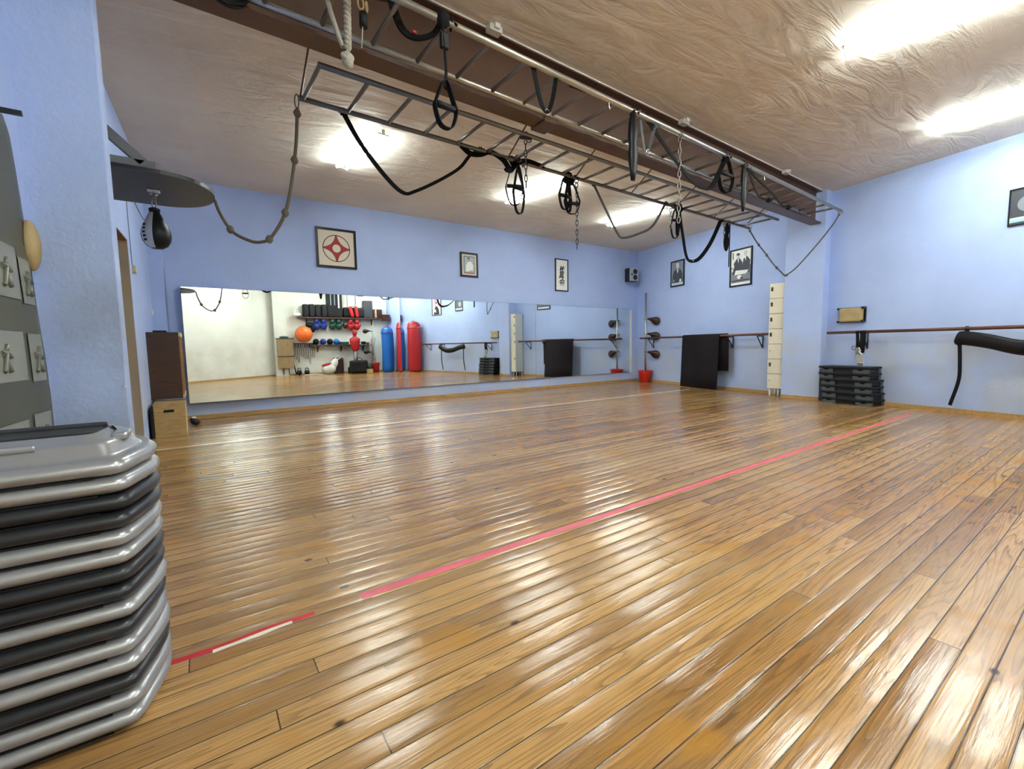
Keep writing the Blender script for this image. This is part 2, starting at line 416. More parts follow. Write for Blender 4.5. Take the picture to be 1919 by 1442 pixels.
# the left mirror panel stands a little proud of the wall at its left end; the rear of the room is laid out to suit
PHI = .021; PIV = (2.794, 7.217); RS = .948
def rt(x, y):
    x, y = x * RS, 14.473 + (y - 14.473) * RS
    c_, s_ = math.cos(2 * PHI), math.sin(2 * PHI); dx, dy = x - PIV[0], y - PIV[1]
    return (PIV[0] + dx * c_ - dy * s_, PIV[1] + dx * s_ + dy * c_)

# ------------------------------------------------------------------ the room
struct('floor', G().box(-2.2, 9.6, -5, 7.6, -.1, 0), 'floor')
struct('ceiling', G().box(-2.2, 9.6, -5, 7.6, CEIL, CEIL + .12), 'ceil')
struct('wall_back', G().box(-.9, 9.3, MIRY, MIRY + .18, -.05, CEIL + .02), 'blue')
A0 = rwp(-4.4, 0, 0); A1 = rwp(7.6, 0, 0)
g = G(); Mw = Matrix(((WD.x, NW.x, 0, NW.x * WOFF), (WD.y, NW.y, 0, NW.y * WOFF), (0, 0, 1, 0), (0, 0, 0, 1)))
g.box(-6.6, 9.1, 0, .18, -.05, CEIL + .02, Mw); struct('wall_right', g, 'blue')
g = G(); Y0, D0, D1, Y1 = 1.9, 4.76, 5.57, 7.4
def lw(g, ya, yb, z0, z1, x_in=0, th=.40):
    P = [(lwx(ya) - x_in, ya), (lwx(yb) - x_in, yb), (lwx(yb) - th, yb), (lwx(ya) - th, ya)]
    g.prism(P, (0, 0, z0), (1, 0, 0), (0, 1, 0), (0, 0, 1), z1 - z0)
lw(g, Y0, D0, 0, CEIL); lw(g, D1, Y1, 0, CEIL); lw(g, D0, D1, 1.95, CEIL)
struct('wall_left', g, 'blue')
g = G(); lw(g, D0, D1, 0, 1.95, .34, .42); struct('door_1', g, 'reveal')
g = G()
for a, b in ((D0, D0 + .012), (D1 - .012, D1)): lw(g, a, b, 0, 1.95, -.002, .34)
struct('trim_1', g, 'reveal')
g = G(); lw(g, D0 + .012, D1 - .012, 1.938, 1.95, -.002, .34); struct('trim_2', g, 'soffit')
# nearer part of the left wall steps back behind the stack of steps
struct('wall_side', G().box(-1.75, -1.55, -1, Y0 + .1, 0, CEIL), 'blue')
struct('wall_return', G().box(-1.75, lwx(Y0) - .35, Y0, Y0 + .18, 0, CEIL), 'blue')
# white walls behind the camera, seen in the mirror
def plan(g, pts, z0, z1): return g.prism(pts, (0, 0, z0), (1, 0, 0), (0, 1, 0), (0, 0, 1), z1 - z0)
pil = [rt(2.27, -3.55), rt(2.68, -3.55), rt(2.68, -4.0), rt(2.27, -4.0)]
a = Vector((*rt(2.30, -3.86), 0)); b = Vector((-1.70, .24, 0)); d = (b - a).normalized(); n = Vector((-d.y, d.x, 0))
if n.y > 0: n = -n
g = G(); g.prism([(-.1, 0), ((b - a).length, 0), ((b - a).length, .15), (-.1, .15)], a, d, n, (0, 0, 1), CEIL); struct('wall_diagonal', g, 'white')
struct('wall_rear', plan(G(), [rt(2.1, -3.85), rt(7.2, -3.85), rt(7.2, -4.05), rt(2.1, -4.05)], 0, CEIL), 'white')
o = struct('wall_pillar_rear', plan(G(), pil, 0, CEIL), ['white', 'pillarshade'])
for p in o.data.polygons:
    if p.normal.x < -.5: p.material_index = 1  # shade on this side face is painted in as a greyer white
struct('wall_pillar_left', G().box(-.75, -.287, 2.8, 2.95, 0, CEIL, bev=.006), 'bluecol')
struct('wall_pillar_right', G().box(7.63, 8.25, 2.85, 3.39, 0, CEIL, bev=.004), 'blue')
g = G(); g.box(-.6, -.29, 7.12, 7.25, 0, CEIL); struct('wall_corner_casing', g, 'blue')
# skirting boards
struct('baseboard_back', G().box(-.29, 8.80, MIRY - .014, MIRY, 0, .05), 'base')
g = G()
for ya, yb in ((-2.8, 2.85), (3.39, 7.22)):
    p, q = rwp(ya, .014, 0), rwp(yb, .014, 0)
    L_ = (q - p).length
    g.prism([(0, 0), (L_, 0), (L_, .05), (0, .05)], p, WD, (0, 0, 1), NW, .014)
g.box(7.615, 7.63, 2.85, 3.39, 0, .05)
struct('baseboard_right', g, 'base')
struct('baseboard_rear', plan(G(), [rt(2.7, -3.85), rt(6.6, -3.85), rt(6.6, -3.836), rt(2.7, -3.836)], 0, .05), 'base')
g = G(); g.prism([(0.02, 0), ((b - a).length, 0), ((b - a).length, .014), (0.02, .014)], a - n * .014, d, n, (0, 0, 1), .05); struct('baseboard_diagonal', g, 'base')

# floor lines
def strip(name, pts, wdt, m, label, cat='floor line', jag=0, z=.0008, group=None):
    g = G(); n = len(pts) - 1; random.seed(len(label))
    L0 = []; 
    for i in range(n):
        (xa, ya), (xb, yb) = pts[i], pts[i + 1]; k = max(1, int(abs(xb - xa) / .04)) if jag else 1
        for j in range(k + (i == n - 1)): t = j / k; L0.append((xa + (xb - xa) * t, ya + (yb - ya) * t))
    lo = [g.b.verts.new((x, y - wdt / 2 - random.random() * jag, z)) for x, y in L0]; hi = [g.b.verts.new((x, y + wdt / 2 + random.random() * jag, z)) for x, y in L0]
    lob = [g.b.verts.new((v.co.x, v.co.y, -.0005)) for v in lo]; hib = [g.b.verts.new((v.co.x, v.co.y, -.0005)) for v in hi]
    for i in range(len(L0) - 1):
        g._f([lo[i], lo[i + 1], hi[i + 1], hi[i]]); g._f([lob[i], lob[i + 1], lo[i + 1], lo[i]]); g._f([hi[i], hi[i + 1], hib[i + 1], hib[i]])
    g._f([lo[0], hi[0], hib[0], lob[0]]); g._f([lo[-1], lob[-1], hib[-1], hi[-1]])
    return single(name, g, m, label, cat, group)
strip('floor_tape', [(.43, 1.598), (6.95, 1.63)], .040, 'tapepink', 'long pink tape line running across the boards towards the right wall', jag=.002)
strip('floor_tape', [(-.13, 1.578), (.02, 1.578), (.12, 1.592), (.27, 1.590)], .022, 'tapered', 'short red piece of tape on the floor beside the near stack of steps', jag=.003)
strip('tape_residue', [(-.02, 1.563), (.03, 1.566), (.12, 1.574), (.20, 1.580)], .013, 'tapewhite', 'peeled white backing along the short red tape by the stack', 'floor line', jag=.003, z=.0014)
strip('floor_tape', [(-.40, 5.20), (7.80, 5.12)], .022, 'tapewhite', 'thin white line across the floor in front of the mirrors', jag=.001)
strip('floor_line', [(-.30, 3.39), (.5, 3.37), (1.1, 3.33)], .010, 'tapefaint', 'faded red line on the floor near the left pillar', jag=.002)
strip('floor_line', [(1.75, 3.29), (7.55, 3.22)], .009, 'tapefaint', 'faint thin red line across the middle of the floor', jag=.002)
strip('floor_line', [(.46, 1.566), (6.9, 1.595)], .005, 'tapegold', 'hairline yellow stripe alongside the long pink tape', jag=.0005)

# ------------------------------------------------------------------ mirrors
seams = [-.130, 2.794, 5.642, 8.505]
names = ['left mirror panel, reflecting the white rear walls and punching bags', 'middle mirror panel, reflecting the barre and the locker tower', 'right mirror panel, reflecting the draped mat and the paddle stand']
for i in range(3):
    x0, x1 = seams[i] + .002, seams[i + 1] - .002
    t = thing('wall_mirror', names[i], 'mirror', ((x0 + x1) / 2, MIRY - .01, .23), group='mirror panels along the back wall')
    Mt = Matrix.Translation((*PIV, 0)) @ Matrix.Rotation(PHI if i == 0 else 0, 4, 'Z') @ Matrix.Translation((-PIV[0], -PIV[1], 0))
    obj('glass', G().box(x0, x1, 7.211, 7.217, .222, 1.724, Mt), 'mirror', t)
    g = G()
    if i == 0: plan(g, [(x0 - .0015, MIRY + .001), (x0 - .0015, 7.2175 - .0614), (x1 + .0015, 7.2175), (x1 + .0015, MIRY + .001)], .217, 1.729)
    else: g.box(x0 - .0015, x1 + .0015, 7.2175, MIRY + .001, .217, 1.729)
    obj('backing', g, 'glassedge', t)
single('mirror_edge_strip', G().box(8.515, 8.575, MIRY - .03, MIRY + .001, .20, 1.70, bev=.004), 'plasticwhite', 'white vertical strip closing the right end of the mirrors', 'trim strip')

# ------------------------------------------------------------------ lamps
def lamp(x0, y0, x1, y1, label):
    t = thing('fluorescent_lamp', label, 'ceiling light', ((x0 + x1) / 2, (y0 + y1) / 2, CEIL), math.atan2(y1 - y0, x1 - x0), 'twin tube lamps on the ceiling')
    L_ = math.hypot(x1 - x0, y1 - y0) / 2
    obj('batten', G().box(-L_, L_, -.022, .022, -.03, .001, bev=.003), 'fixture', t, True)
    for sgn in (-1, 1):
        obj('tube', G().cyl((-L_ + .03, sgn * .055, -.055), (L_ - .03, sgn * .055, -.055), .0135, 12), 'tube', t, True)
        g = G(); g.box(sgn * L_ - .010, sgn * L_ + .010, -.066, .066, -.050, -.038, bev=.003); g.box(sgn * L_ - .010, sgn * L_ + .010, -.02, .02, -.045, .001, bev=.003); obj('end_cap', g, 'lampend', t, True)
    return t
lamp(1.53, 5.66, 1.67, 4.58, 'twin tube lamp on the ceiling behind the looped strap, nearest the left wall')
lamp(3.97, 5.72, 4.12, 4.56, 'middle one of the three far ceiling lamps, behind the hanging stirrups')
lamp(6.24, 5.80, 6.32, 4.62, 'far ceiling lamp nearest the back right corner')
lamp(1.42, 1.45, 1.58, .25, 'ceiling lamp above the camera, near side of the beam, by the left')
lamp(4.10, 1.45, 4.32, .25, 'large bright lamp at the upper right edge of the picture')
lamp(6.42, 1.48, 6.44, .28, 'ceiling lamp close to the right wall, above the barre')
lamp(1.20, -.55, 1.22, -1.70, 'ceiling lamp behind the camera by the diagonal white wall')
lamp(4.05, -1.00, 4.07, -2.20, 'middle ceiling lamp behind the camera, facing the rear shelves')
lamp(5.75, -1.00, 5.78, -2.20, 'ceiling lamp behind the camera near the punching bags')

# ------------------------------------------------------------------ steel beam
def byf(x): return 2.868 + .025 * x          # far edge of the bottom flange
t = thing('steel_beam', 'brown painted steel I-beam under the ceiling carrying the ladders', 'beam', (3.5, 2.9, CEIL))
def slab(g, x0, x1, o0, o1, z0, z1):
    P = [(x0, byf(x0) + o0), (x1, byf(x1) + o0), (x1, byf(x1) + o1), (x0, byf(x0) + o1)]
    g.prism(P, (0, 0, z0), (1, 0, 0), (0, 1, 0), (0, 0, 1), z1 - z0)
g = G(); slab(g, -1.5, 7.625, -.15, 0, 2.62, 2.632)
obj('bottom_flange', g, 'brownpaint', t)
g = G(); slab(g, -1.5, 7.60, -.080, -.070, 2.632, 3.07); obj('web', g, 'brownpaint', t)
g = G(); slab(g, -1.5, 7.625, -.15, 0, 3.068, CEIL + .002); obj('top_flange', g, 'brownpaint', t)
g = G(); slab(g, -1.5, 7.6, -.156, -.150, 3.076, CEIL + .002); obj('cable_trunking', g, 'plasticwhite', t)

# ladders of welded tube either side of the beam
def ladder(name, label, n0, n1, f0, f1, rung0, step, count, z, rod_lo, side):
    t = thing(name, label, 'ladder', ((n0[0] + n1[0]) / 2, (n0[1] + n1[1]) / 2, z), group='tube ladders hung flat from the beam')
    n0, n1, f0, f1 = [Vector((*q, z)) for q in (n0, n1, f0, f1)]
    obj('rail', G().cyl(n0, n1, .0195 if side > 0 else .017, 12), 'steel' if side > 0 else 'darksteel', t)
    obj('rail', G().cyl(f0, f1, .0195 if side > 0 else .017, 12), 'steel' if side > 0 else 'darksteel', t)
    for k in range(count):
        xf = rung0 + step * k
        pf = lerp(f0, f1, (xf - f0.x) / (f1.x - f0.x)); pn = lerp(n0, n1, (xf + .01 - n0.x) / (n1.x - n0.x))
        obj('rung', G().cyl(pn, pf, .0135, 8), 'darksteel', t)
    for x, (yo, zo) in rod_lo:
        lo = lerp(f0, f1, (x - f0.x) / (f1.x - f0.x)) if side < 0 else lerp(n0, n1, (x - n0.x) / (n1.x - n0.x))
        obj('stay_rod', G().cyl(lo, (x + .02, byf(x) + yo, zo), .007, 6), 'brownpaint', t)
    return t
ladder('ladder', 'near tube ladder lying flat between beam and camera, hung with black straps',
       (-.5, 2.245), (7.335, 2.562), (-.5, 2.685), (7.20, 2.90), -.2 + .03, .279, 27, 2.662, [(x, (-.076, 3.0)) for x in (1.0, 2.6, 4.2, 5.8)], 1)
ladder('ladder', 'far tube ladder lying flat behind the beam, ropes tied at both ends',
       (.70, 2.975), (6.80, 3.135), (.67, 3.425), (6.92, 3.595), .70, .2975, 21, 2.60, [(x, (-.03, 2.98)) for x in (.68, 2.42, 3.27, 4.15, 5.03, 5.9, 6.74)], -1)
for x, lab in ((1.81, 'nearest'), (4.07, 'middle'), (6.35, 'farthest')):
    g = G(); y = byf(x) - .16
    g.box(x - .05, x + .05, y - .05, y + .012, 3.045, CEIL, bev=.006); g.box(x - .02, x + .02, y - .07, y - .045, 3.055, CEIL)
    single('junction_box', g, 'plasticwhite', 'small white junction box on the ceiling beside the beam, %s of the three' % lab, 'junction box', 'junction boxes along the beam', (x, y, CEIL))

# ------------------------------------------------------------------ hanging gear
YN = lambda x: 2.265 + .0405 * x      # near rail of the near ladder
YF = lambda x: 3.41 + .0272 * x       # far rail of the far ladder
def at(pts, yf): return [Vector((x, yf if not callable(yf) else yf(x), z)) for x, z in pts]
def wrap(g, x, y, z, r=.024, w=.05):
    g.tube([(x + w * (i / 8 - .5), y + r * math.cos(i * 2.4), z + r * math.sin(i * 2.4)) for i in range(13)], .008, 6)
def stirrup(parent, top, W, H, grip, yaw=0, m='web', gm='rubber', wd=.028):
    """loop of webbing with a padded grip across it; hangs from top"""
    X = Vector((math.cos(yaw), math.sin(yaw), 0)); T = Vector(top)
    P = [T, T + X * (W * .42) - Vector((0, 0, H * .45)), T + X * (W * .5) - Vector((0, 0, H * .62)), T + X * (W * .3) - Vector((0, 0, H * .93)), T - Vector((0, 0, H)),
         T - X * (W * .3) - Vector((0, 0, H * .93)), T - X * (W * .5) - Vector((0, 0, H * .62)), T - X * (W * .42) - Vector((0, 0, H * .45))]
    obj('foot_loop', G().ribbon(smooth(P, 4, True), wd, .006, X.cross(Vector((0, 0, 1))), True), m, parent)
    gz = T - Vector((0, 0, grip))
    obj('grip', G().cyl(gz - X * (W * .43), gz + X * (W * .43), .017, 10), gm, parent)
def chainmesh(g, p0, p1, R=.016, r=.0042):
    p0, p1 = Vector(p0), Vector(p1); L_ = (p1 - p0).length; n = max(2, int(L_ / (R * 2.9))); d = (p1 - p0).normalized()
    X = d.orthogonal().normalized(); Y = d.cross(X)
    for i in range(n): g.torus(lerp(p0, p1, (i + .5) / n), X if i % 2 else Y, d, R * .75, r, 12, 5, R2=R * 1.85)
    return g

# big strap with stirrup, near ladder (px 810,30 .. 820,262)
zc = 2.662
t = thing('suspension_strap', 'longest black strap trainer on the near ladder, padded stirrup hanging across the beam', 'suspension trainer', (1.19, 2.32, 2.66))
obj('strap', G().ribbon(smooth([(1.195, 2.30, 2.685), (1.19, 2.29, 2.56), (1.20, 2.29, 2.40), (1.19, 2.29, 2.30)], 5), .036, .010, (.6, .8, 0)), 'web', t)
g = G(); wrap(g, 1.20, 2.313, zc, .03, .07); g.ball((1.195, 2.30, 2.66), .04, .03, .05, 10, 6); obj('anchor_wrap', g, 'web', t)
obj('buckle', G().box(1.17, 1.215, 2.275, 2.30, 2.50, 2.58, bev=.005), 'rubber', t)
stirrup(t, (1.19, 2.29, 2.34), .135, .25, .135, .1, wd=.036)
# strap scarf with red mark, near rail
t = thing('strap_loop', 'short sagging black strap with a red mark between two rungs', 'strap', (1.07, 2.32, 2.66))
obj('strap', G().ribbon(smooth([(.90, 2.33, 2.72), (.98, 2.42, 2.66), (1.02, 2.42, 2.60), (1.08, 2.40, 2.575), (1.16, 2.36, 2.60), (1.20, 2.32, 2.66)], 5), .040, .012), 'web', t)
obj('stitching', G().box(1.058, 1.075, 2.382, 2.395, 2.588, 2.600), 'redstrap', t)
# V loops
def vloop(pts, label, y, w=.03, cat='strap', m='web', ring=True, name='strap_loop'):
    P = at(pts, y); t = thing(name, label, cat, P[0])
    obj('strap', G().ribbon(smooth(P, 6), w, .006), m, t)
    k = min(range(len(P)), key=lambda i: P[i].z)
    if ring: obj('ring', G().torus(P[k], (1, 0, 0), (0, 0, 1), .016, .004, 14, 6), 'chrome', t)
    g = G(); wrap(g, P[0].x, P[0].y, P[0].z, .022, .04); wrap(g, P[-1].x, P[-1].y, P[-1].z, .022, .04); obj('anchor_wrap', g, m, t)
    return t
vloop([(1.85, 2.675), (1.91, 2.47), (1.965, 2.415), (2.01, 2.50), (2.05, 2.675)], 'narrow black strap V with a steel ring under the near ladder, left of the chains', 2.36)
vloop([(2.93, 2.68), (2.985, 2.44), (3.03, 2.42), (3.12, 2.64)], 'small V of grey webbing beside the long dark pendulum strap', 2.40, .026, m='greyweb')
vloop([(2.99, 2.69), (3.20, 2.56), (3.45, 2.41), (3.66, 2.31), (3.79, 2.285), (3.96, 2.33), (4.16, 2.60)], 'long wide black belt slung diagonally below the near ladder', 2.41, .045, ring=False)
vloop([(4.66, 2.66), (4.75, 2.55), (4.90, 2.42), (5.10, 2.41)], 'shorter of two slack black straps, right end of the near ladder', 2.46, .032, ring=False)
vloop([(4.70, 2.66), (4.95, 2.58), (5.25, 2.50), (5.45, 2.42), (5.60, 2.42)], 'longer of two slack black straps, right end of the near ladder', 2.48, .040, ring=False)
def pendulum(x, y, ztop, zbot, w, label):
    t = thing('suspension_strap', label, 'suspension trainer', (x, y, ztop))
    n = 9; R = []
    g = G()
    for k in range(n):
        u = k / (n - 1); z = ztop + (zbot - ztop) * u; a = w * (.35 + .55 * math.sin(PI * min(1, max(0, u * 1.15 - .05))) ** .6) * (.75 if .42 < u < .55 else 1)
        R.append(g.ring(Vector((x, y, z)), Vector((1, 0, 0)), Vector((0, 1, 0)), a / 2, 10, a / 3.2))
    g.skin(R); obj('folded_strap', g, 'blackleather', t)
    g = G(); wrap(g, x, YN(x), zc, .026, .05); g.cyl((x, y, ztop), (x, YN(x), zc + .02), .012, 8); obj('anchor_wrap', g, 'web', t)
    return t
pendulum(2.82, 2.37, 2.66, 2.15, .115, 'thick glossy black folded strap hanging straight, left of the small grey V')
pendulum(4.56, 2.44, 2.66, 2.20, .095, 'thick folded black strap hanging straight at the right part of the near ladder')
t = thing('suspension_strap', 'black stirrup loop on the near ladder between chain and folded strap', 'suspension trainer', (4.2, 2.42, 2.66))
stirrup(t, (4.20, 2.42, 2.645), .24, .33, .16, 0, wd=.034); g = G(); wrap(g, 4.2, YN(4.2), zc, .026, .08); obj('anchor_wrap', g, 'web', t)

# far ladder gear
vloop([(.975, 2.62), (1.10, 2.42), (1.28, 2.22), (1.417, 2.125), (1.53, 2.16), (1.75, 2.29), (1.93, 2.42), (2.04, 2.55), (2.14, 2.615)], 'long black strap sagging below the far ladder, in front of the left lamp', 3.49, .036, ring=False)
vloop([(3.56, 2.60), (3.75, 2.36), (3.945, 2.125), (4.05, 2.10), (4.28, 2.17), (4.55, 2.30), (4.79, 2.60)], 'grey strap sagging in a wide V in front of the lamp on the right', 3.52, .030, m='greyweb', ring=False)
vloop([(5.12, 2.59), (5.20, 2.30), (5.30, 2.01), (5.45, 1.975), (5.62, 2.05), (5.85, 2.27), (6.08, 2.59)], 'doubled black strap sagging deepest, against the blue wall', 3.56, .050)
def bundle(x, label, H=.30, W=.20, n=3, seed=1, chain=None):
    rnd = random.Random(seed); y = YF(x); z = 2.6
    t = thing('suspension_strap', label, 'suspension trainer', (x, y, z))
    g = G(); wrap(g, x, y, z, .032, .10)
    for _ in range(4): g.ball((x + rnd.uniform(-.05, .05), y + rnd.uniform(-.03, .03), z - rnd.uniform(-.03, .05)), .032, .028, .035, 8, 6)
    obj('anchor_wrap', g, 'web', t)
    for k in range(n):
        stirrup(t, (x + (k - (n - 1) / 2) * .05 - .01, y, z - .02 - .02 * k), W * rnd.uniform(.7, 1.0), H * rnd.uniform(.8, 1.12), H * rnd.uniform(.4, .6), rnd.uniform(-.5, .5), wd=.026)
    return t
bundle(2.53, 'pair of tangled stirrups on the far ladder, first bundle from the left', .40, .17, 2, 3)
bundle(3.19, 'tangled black stirrups beside the middle lamp, second bundle on the far ladder', .36, .18, 3, 5)
bundle(5.06, 'small tangle of stirrups hung with a chain, third bundle on the far ladder', .34, .17, 2, 8)
t = thing('suspension_strap', 'rolled black strap and hanging tail in front of the larger group photograph', 'suspension trainer', (6.3, 3.58, 2.6))
obj('strap', G().ribbon([(6.35, 3.58, 2.6), (6.35, 3.58, 2.4), (6.345, 3.58, 1.98)], .035, .006, (1, .3, 0)), 'web', t)
g = G(); wrap(g, 6.3, 3.582, 2.6, .03, .09); g.ball((6.28, 3.58, 2.49), .035, .03, .10, 10, 8); g.ball((6.265, 3.58, 2.32), .05, .035, .13, 10, 8); obj('folded_strap', g, 'web', t)
# tangle between the first stirrups and the first V (knotted webbing)
t = thing('strap_tangle', 'knotted black webbing lying along the far rail left of the stirrups', 'strap', (2.15, 3.47, 2.6))
obj('strap', G().ribbon(smooth([(1.93, 3.46, 2.60), (2.02, 3.46, 2.55), (2.12, 3.46, 2.56), (2.24, 3.47, 2.61), (2.36, 3.46, 2.57), (2.44, 3.46, 2.50), (2.50, 3.47, 2.55), (2.62, 3.47, 2.62), (2.85, 3.48, 2.615)], 6), .050, .014), 'web', t)
g = G(); g.ball((2.42, 3.46, 2.49), .05, .022, .022); obj('buckle', g, 'rubber', t)

def chain(x, y, z0, z1, label, m='chain', hook=True, lean=0):
    t = thing('hanging_chain', label, 'chain', (x, y, z0), group=None)
    obj('links', chainmesh(G(), (x, y, z0), (x + lean, y, z1)), m, t)
    if hook:
        g = G(); g.torus((x, y, z0 + .02), (0, 1, 0), (0, 0, 1), .028, .005, 16, 6); obj('shackle', g, 'darksteel', t)
    return t
chain(3.455, 2.405, 2.64, 1.93, 'long pale chain hanging from the near ladder through the far one')
chain(3.30, 3.50, 2.56, 1.895, 'dark chain hanging lowest, above the calligraphy frame', 'darkchain')
chain(2.345, 3.10, 2.62, 2.22, 'short thin chain under the bracket on the beam', 'darkchain')
chain(6.21, 3.58, 2.57, 2.37, 'shortest chain, beside the rolled strap at the end of the far ladder', 'darkchain')
chain(4.93, 3.545, 2.57, 2.33, 'short chain in the third stirrup bundle on the far ladder')
t = thing('beam_bracket', 'small brown steel bracket gripping the bottom flange of the beam', 'bracket', (2.33, 2.95, 2.6))
g = G(); g.box(2.28, 2.42, byf(2.3) - .16, byf(2.3) + .02, 2.605, 2.645, bev=.004); obj('plate', g, 'brownpaint', t)
g = G(); g.prism([(0, 0), (.12, .02), (.12, .05), (0, .02)], (2.22, 3.0, 2.55), (1, 0, 0), (0, .3, 1), (0, 1, 0), .02); obj('arm', g, 'leather', t)
g = G(); g.torus((2.345, 3.06, 2.60), (1, 0, 0), (0, 0, 1), .03, .006); obj('hook', g, 'darksteel', t)
for x, y, lab in ((2.55, 2.37, 'left'), (5.02, 2.47, 'right')):
    g = G(); g.tube(smooth([(x, y, 2.68), (x + .008, y, 2.62), (x + .014, y, 2.60), (x + .022, y, 2.62)], 4), .004, 6)
    single('hook', g, 'chrome', 'small bright S hook on the near rail, the %s one' % lab, 'hook', 'S hooks on the near ladder', (x, y, 2.66))

# ropes
def rope(pts, r, label, m='rope', knots=(), name='knotted_rope', kr=2.1):
    P = smooth(pts, 8); t = thing(name, label, 'rope', P[0])
    obj('cord', G().tube(P, r, 8), m, t)
    for k in knots:
        q = P[min(len(P) - 1, int(k * (len(P) - 1)))]; g = G()
        g.ball(q, r * kr, r * kr * .9, r * kr * 1.25, 10, 7); g.torus(q, (1, 0, 0), (0, .5, .8), r * 1.5, r * .8, 12, 6)
        obj('knot', g, m, t)
    return t
t = rope([(.175, 4.02, 2.0), (.20, 3.98, 1.90), (.262, 3.90, 1.765), (.36, 3.80, 1.69), (.43, 3.74, 1.678), (.492, 3.68, 1.715), (.585, 3.60, 1.905), (.650, 3.54, 2.27), (.664, 3.452, 2.545)], .0115, 'knotted hemp rope slung from the speed bag platform up to the far ladder', knots=(.24, .60, .74, .86, .985))
g = G(); g.torus((.662, 3.45, 2.585), (.5, -.8, 0), (0, 0, 1), .02, .005, 16, 6, R2=.045); obj('carabiner', g, 'darksteel', t)
t = rope([(6.96, 3.61, 2.575), (7.06, 3.55, 2.40), (7.10, 3.45, 2.24), (7.08, 3.30, 2.03), (7.06, 3.13, 1.84)], .009, 'rope with small knots hanging from the far ladder end to the point of the V', knots=(.02, .33, .58, .82), name='knotted_rope', m='darkrope')
g = G(); g.torus((6.95, 3.60, 2.61), (1, 0, 0), (0, 0, 1), .038, .005, 18, 6); obj('ring', g, 'chrome', t)
t = rope([(7.375, 2.60, 2.63), (7.345, 2.66, 2.50), (7.25, 2.80, 2.26), (7.12, 3.0, 1.96), (7.06, 3.13, 1.84)], .009, 'plain rope running up from the V point to the near ladder end', knots=(.02, .985), name='hanging_rope', kr=1.8, m='darkrope')
g = G(); g.torus((7.35, 2.575, 2.655), (.7, -.7, 0), (0, 0, 1), .032, .0055, 18, 6); obj('ring', g, 'darksteel', t)
# thick white rope: a loop over the near ladder
t = thing('thick_rope', 'thick twisted white rope with a knot, hanging over the near ladder at the top edge', 'rope', (.72, 2.42, 2.66))
P = [Vector((.745, 2.46, CEIL - .15)), Vector((.735, 2.455, 2.75)), Vector((.725, 2.45, 2.42))]
for k in range(2):
    g = G(); n = 90
    g.tube([lerp(P[0], P[2], i / n) + Vector((math.cos(i * .75 + k * PI) * .009, math.sin(i * .75 + k * PI) * .009, 0)) for i in range(n + 1)], .0115, 7); obj('strand', g, 'whiterope', t)
g = G(); g.ball((.722, 2.45, 2.37), .030, .027, .042, 12, 8); g.torus((.722, 2.45, 2.385), (1, .2, .2), (0, .6, .8), .024, .012, 14, 7); g.torus((.724, 2.45, 2.36), (.8, .4, -.3), (0, .3, .9), .019, .011, 14, 7); obj('knot', g, 'whiterope', t)
obj('loose_end', G().tube(smooth([(.62, 2.52, CEIL - .14), (.645, 2.50, 2.68), (.685, 2.475, 2.50), (.705, 2.46, 2.43)], 6), .0125, 8), 'whiterope', t)
t = thing('carabiner_clip', 'brass coloured clip with a black sleeve beside the thick white rope', 'clip', (.80, 2.42, 2.66))
g = G(); g.torus((.795, 2.43, 2.655), (1, 0, 0), (0, 0, 1), .015, .005, 14, 7, R2=.028); g.torus((.825, 2.43, 2.65), (.6, .8, 0), (0, 0, 1), .013, .0045, 12, 6, R2=.024); obj('clip', g, 'yellow', t)
obj('sleeve', G().cyl((.805, 2.43, 2.615), (.805, 2.43, 2.545), .020, 10), 'rubber', t)
obj('cord', G().tube([(.80, 2.43, 2.55), (.79, 2.43, 2.44)], .0035, 5), 'whiterope', t)
# black coil on the beam at the very top left
t = thing('cable_coil', 'coil of black cable hung on the beam at the top left edge', 'cable', (.29, 2.75, 2.65))
g = G()
for k, (R_, dz) in enumerate(((.075, 0), (.066, .012), (.085, .02))): g.torus((.235 + .004 * k, 2.745 - .01 * k, 2.665 + dz), (1, 0, 0), (0, .35, .94), R_, .0085, 26, 7, R2=R_ * 1.0)
obj('coil', g, 'rubber', t)

# ------------------------------------------------------------------ speed bag platform (left wall)
t = thing('speed_bag_platform', 'slate grey rounded platform board jutting from the left wall', 'speed bag platform', (-.47, 4.0, 2.0))
poly = []
for i in range(25):
    a = -PI / 2 + PI * i / 24; poly.append((-.19 + .365 * abs(math.cos(a)) ** .8, 3.985 + .385 * math.sin(a)))
poly += [(-.49, 4.37), (-.50, 3.60)]
g = G(); g.prism(poly, (0, 0, 2.0), (1, 0, 0), (0, 1, 0), (0, 0, 1), .003); obj('board_face', g, 'boardgrey', t)
g = G(); g.prism(poly, (0, 0, 2.003), (1, 0, 0), (0, 1, 0), (0, 0, 1), .022); obj('board', g, 'boardedge', t)
def beamlet(g, a, b, wd_, th):
    a, b = Vector(a), Vector(b); d = (b - a); L_ = d.length; d.normalize(); W_ = Vector((0, 1, 0)); W_ = (W_ - d * W_.dot(d)).normalized(); T_ = d.cross(W_)
    Mx = Matrix(((d.x, W_.x, T_.x, a.x), (d.y, W_.y, T_.y, a.y), (d.z, W_.z, T_.z, a.z), (0, 0, 0, 1)))
    return g.box(0, L_, -wd_ / 2, wd_ / 2, -th / 2, th / 2, Mx, bev=.003)
obj('crossbar', beamlet(G(), (-.53, 3.68, 2.056), (-.14, 3.68, 2.056), .05, .060), 'greywood', t)
obj('brace', beamlet(G(), (-.53, 3.68, 2.385), (-.20, 3.68, 2.070), .05, .055), 'greywood', t)
obj('brace', beamlet(G(), (-.52, 4.28, 2.33), (-.25, 4.28, 2.05), .05, .05), 'greywood', t)
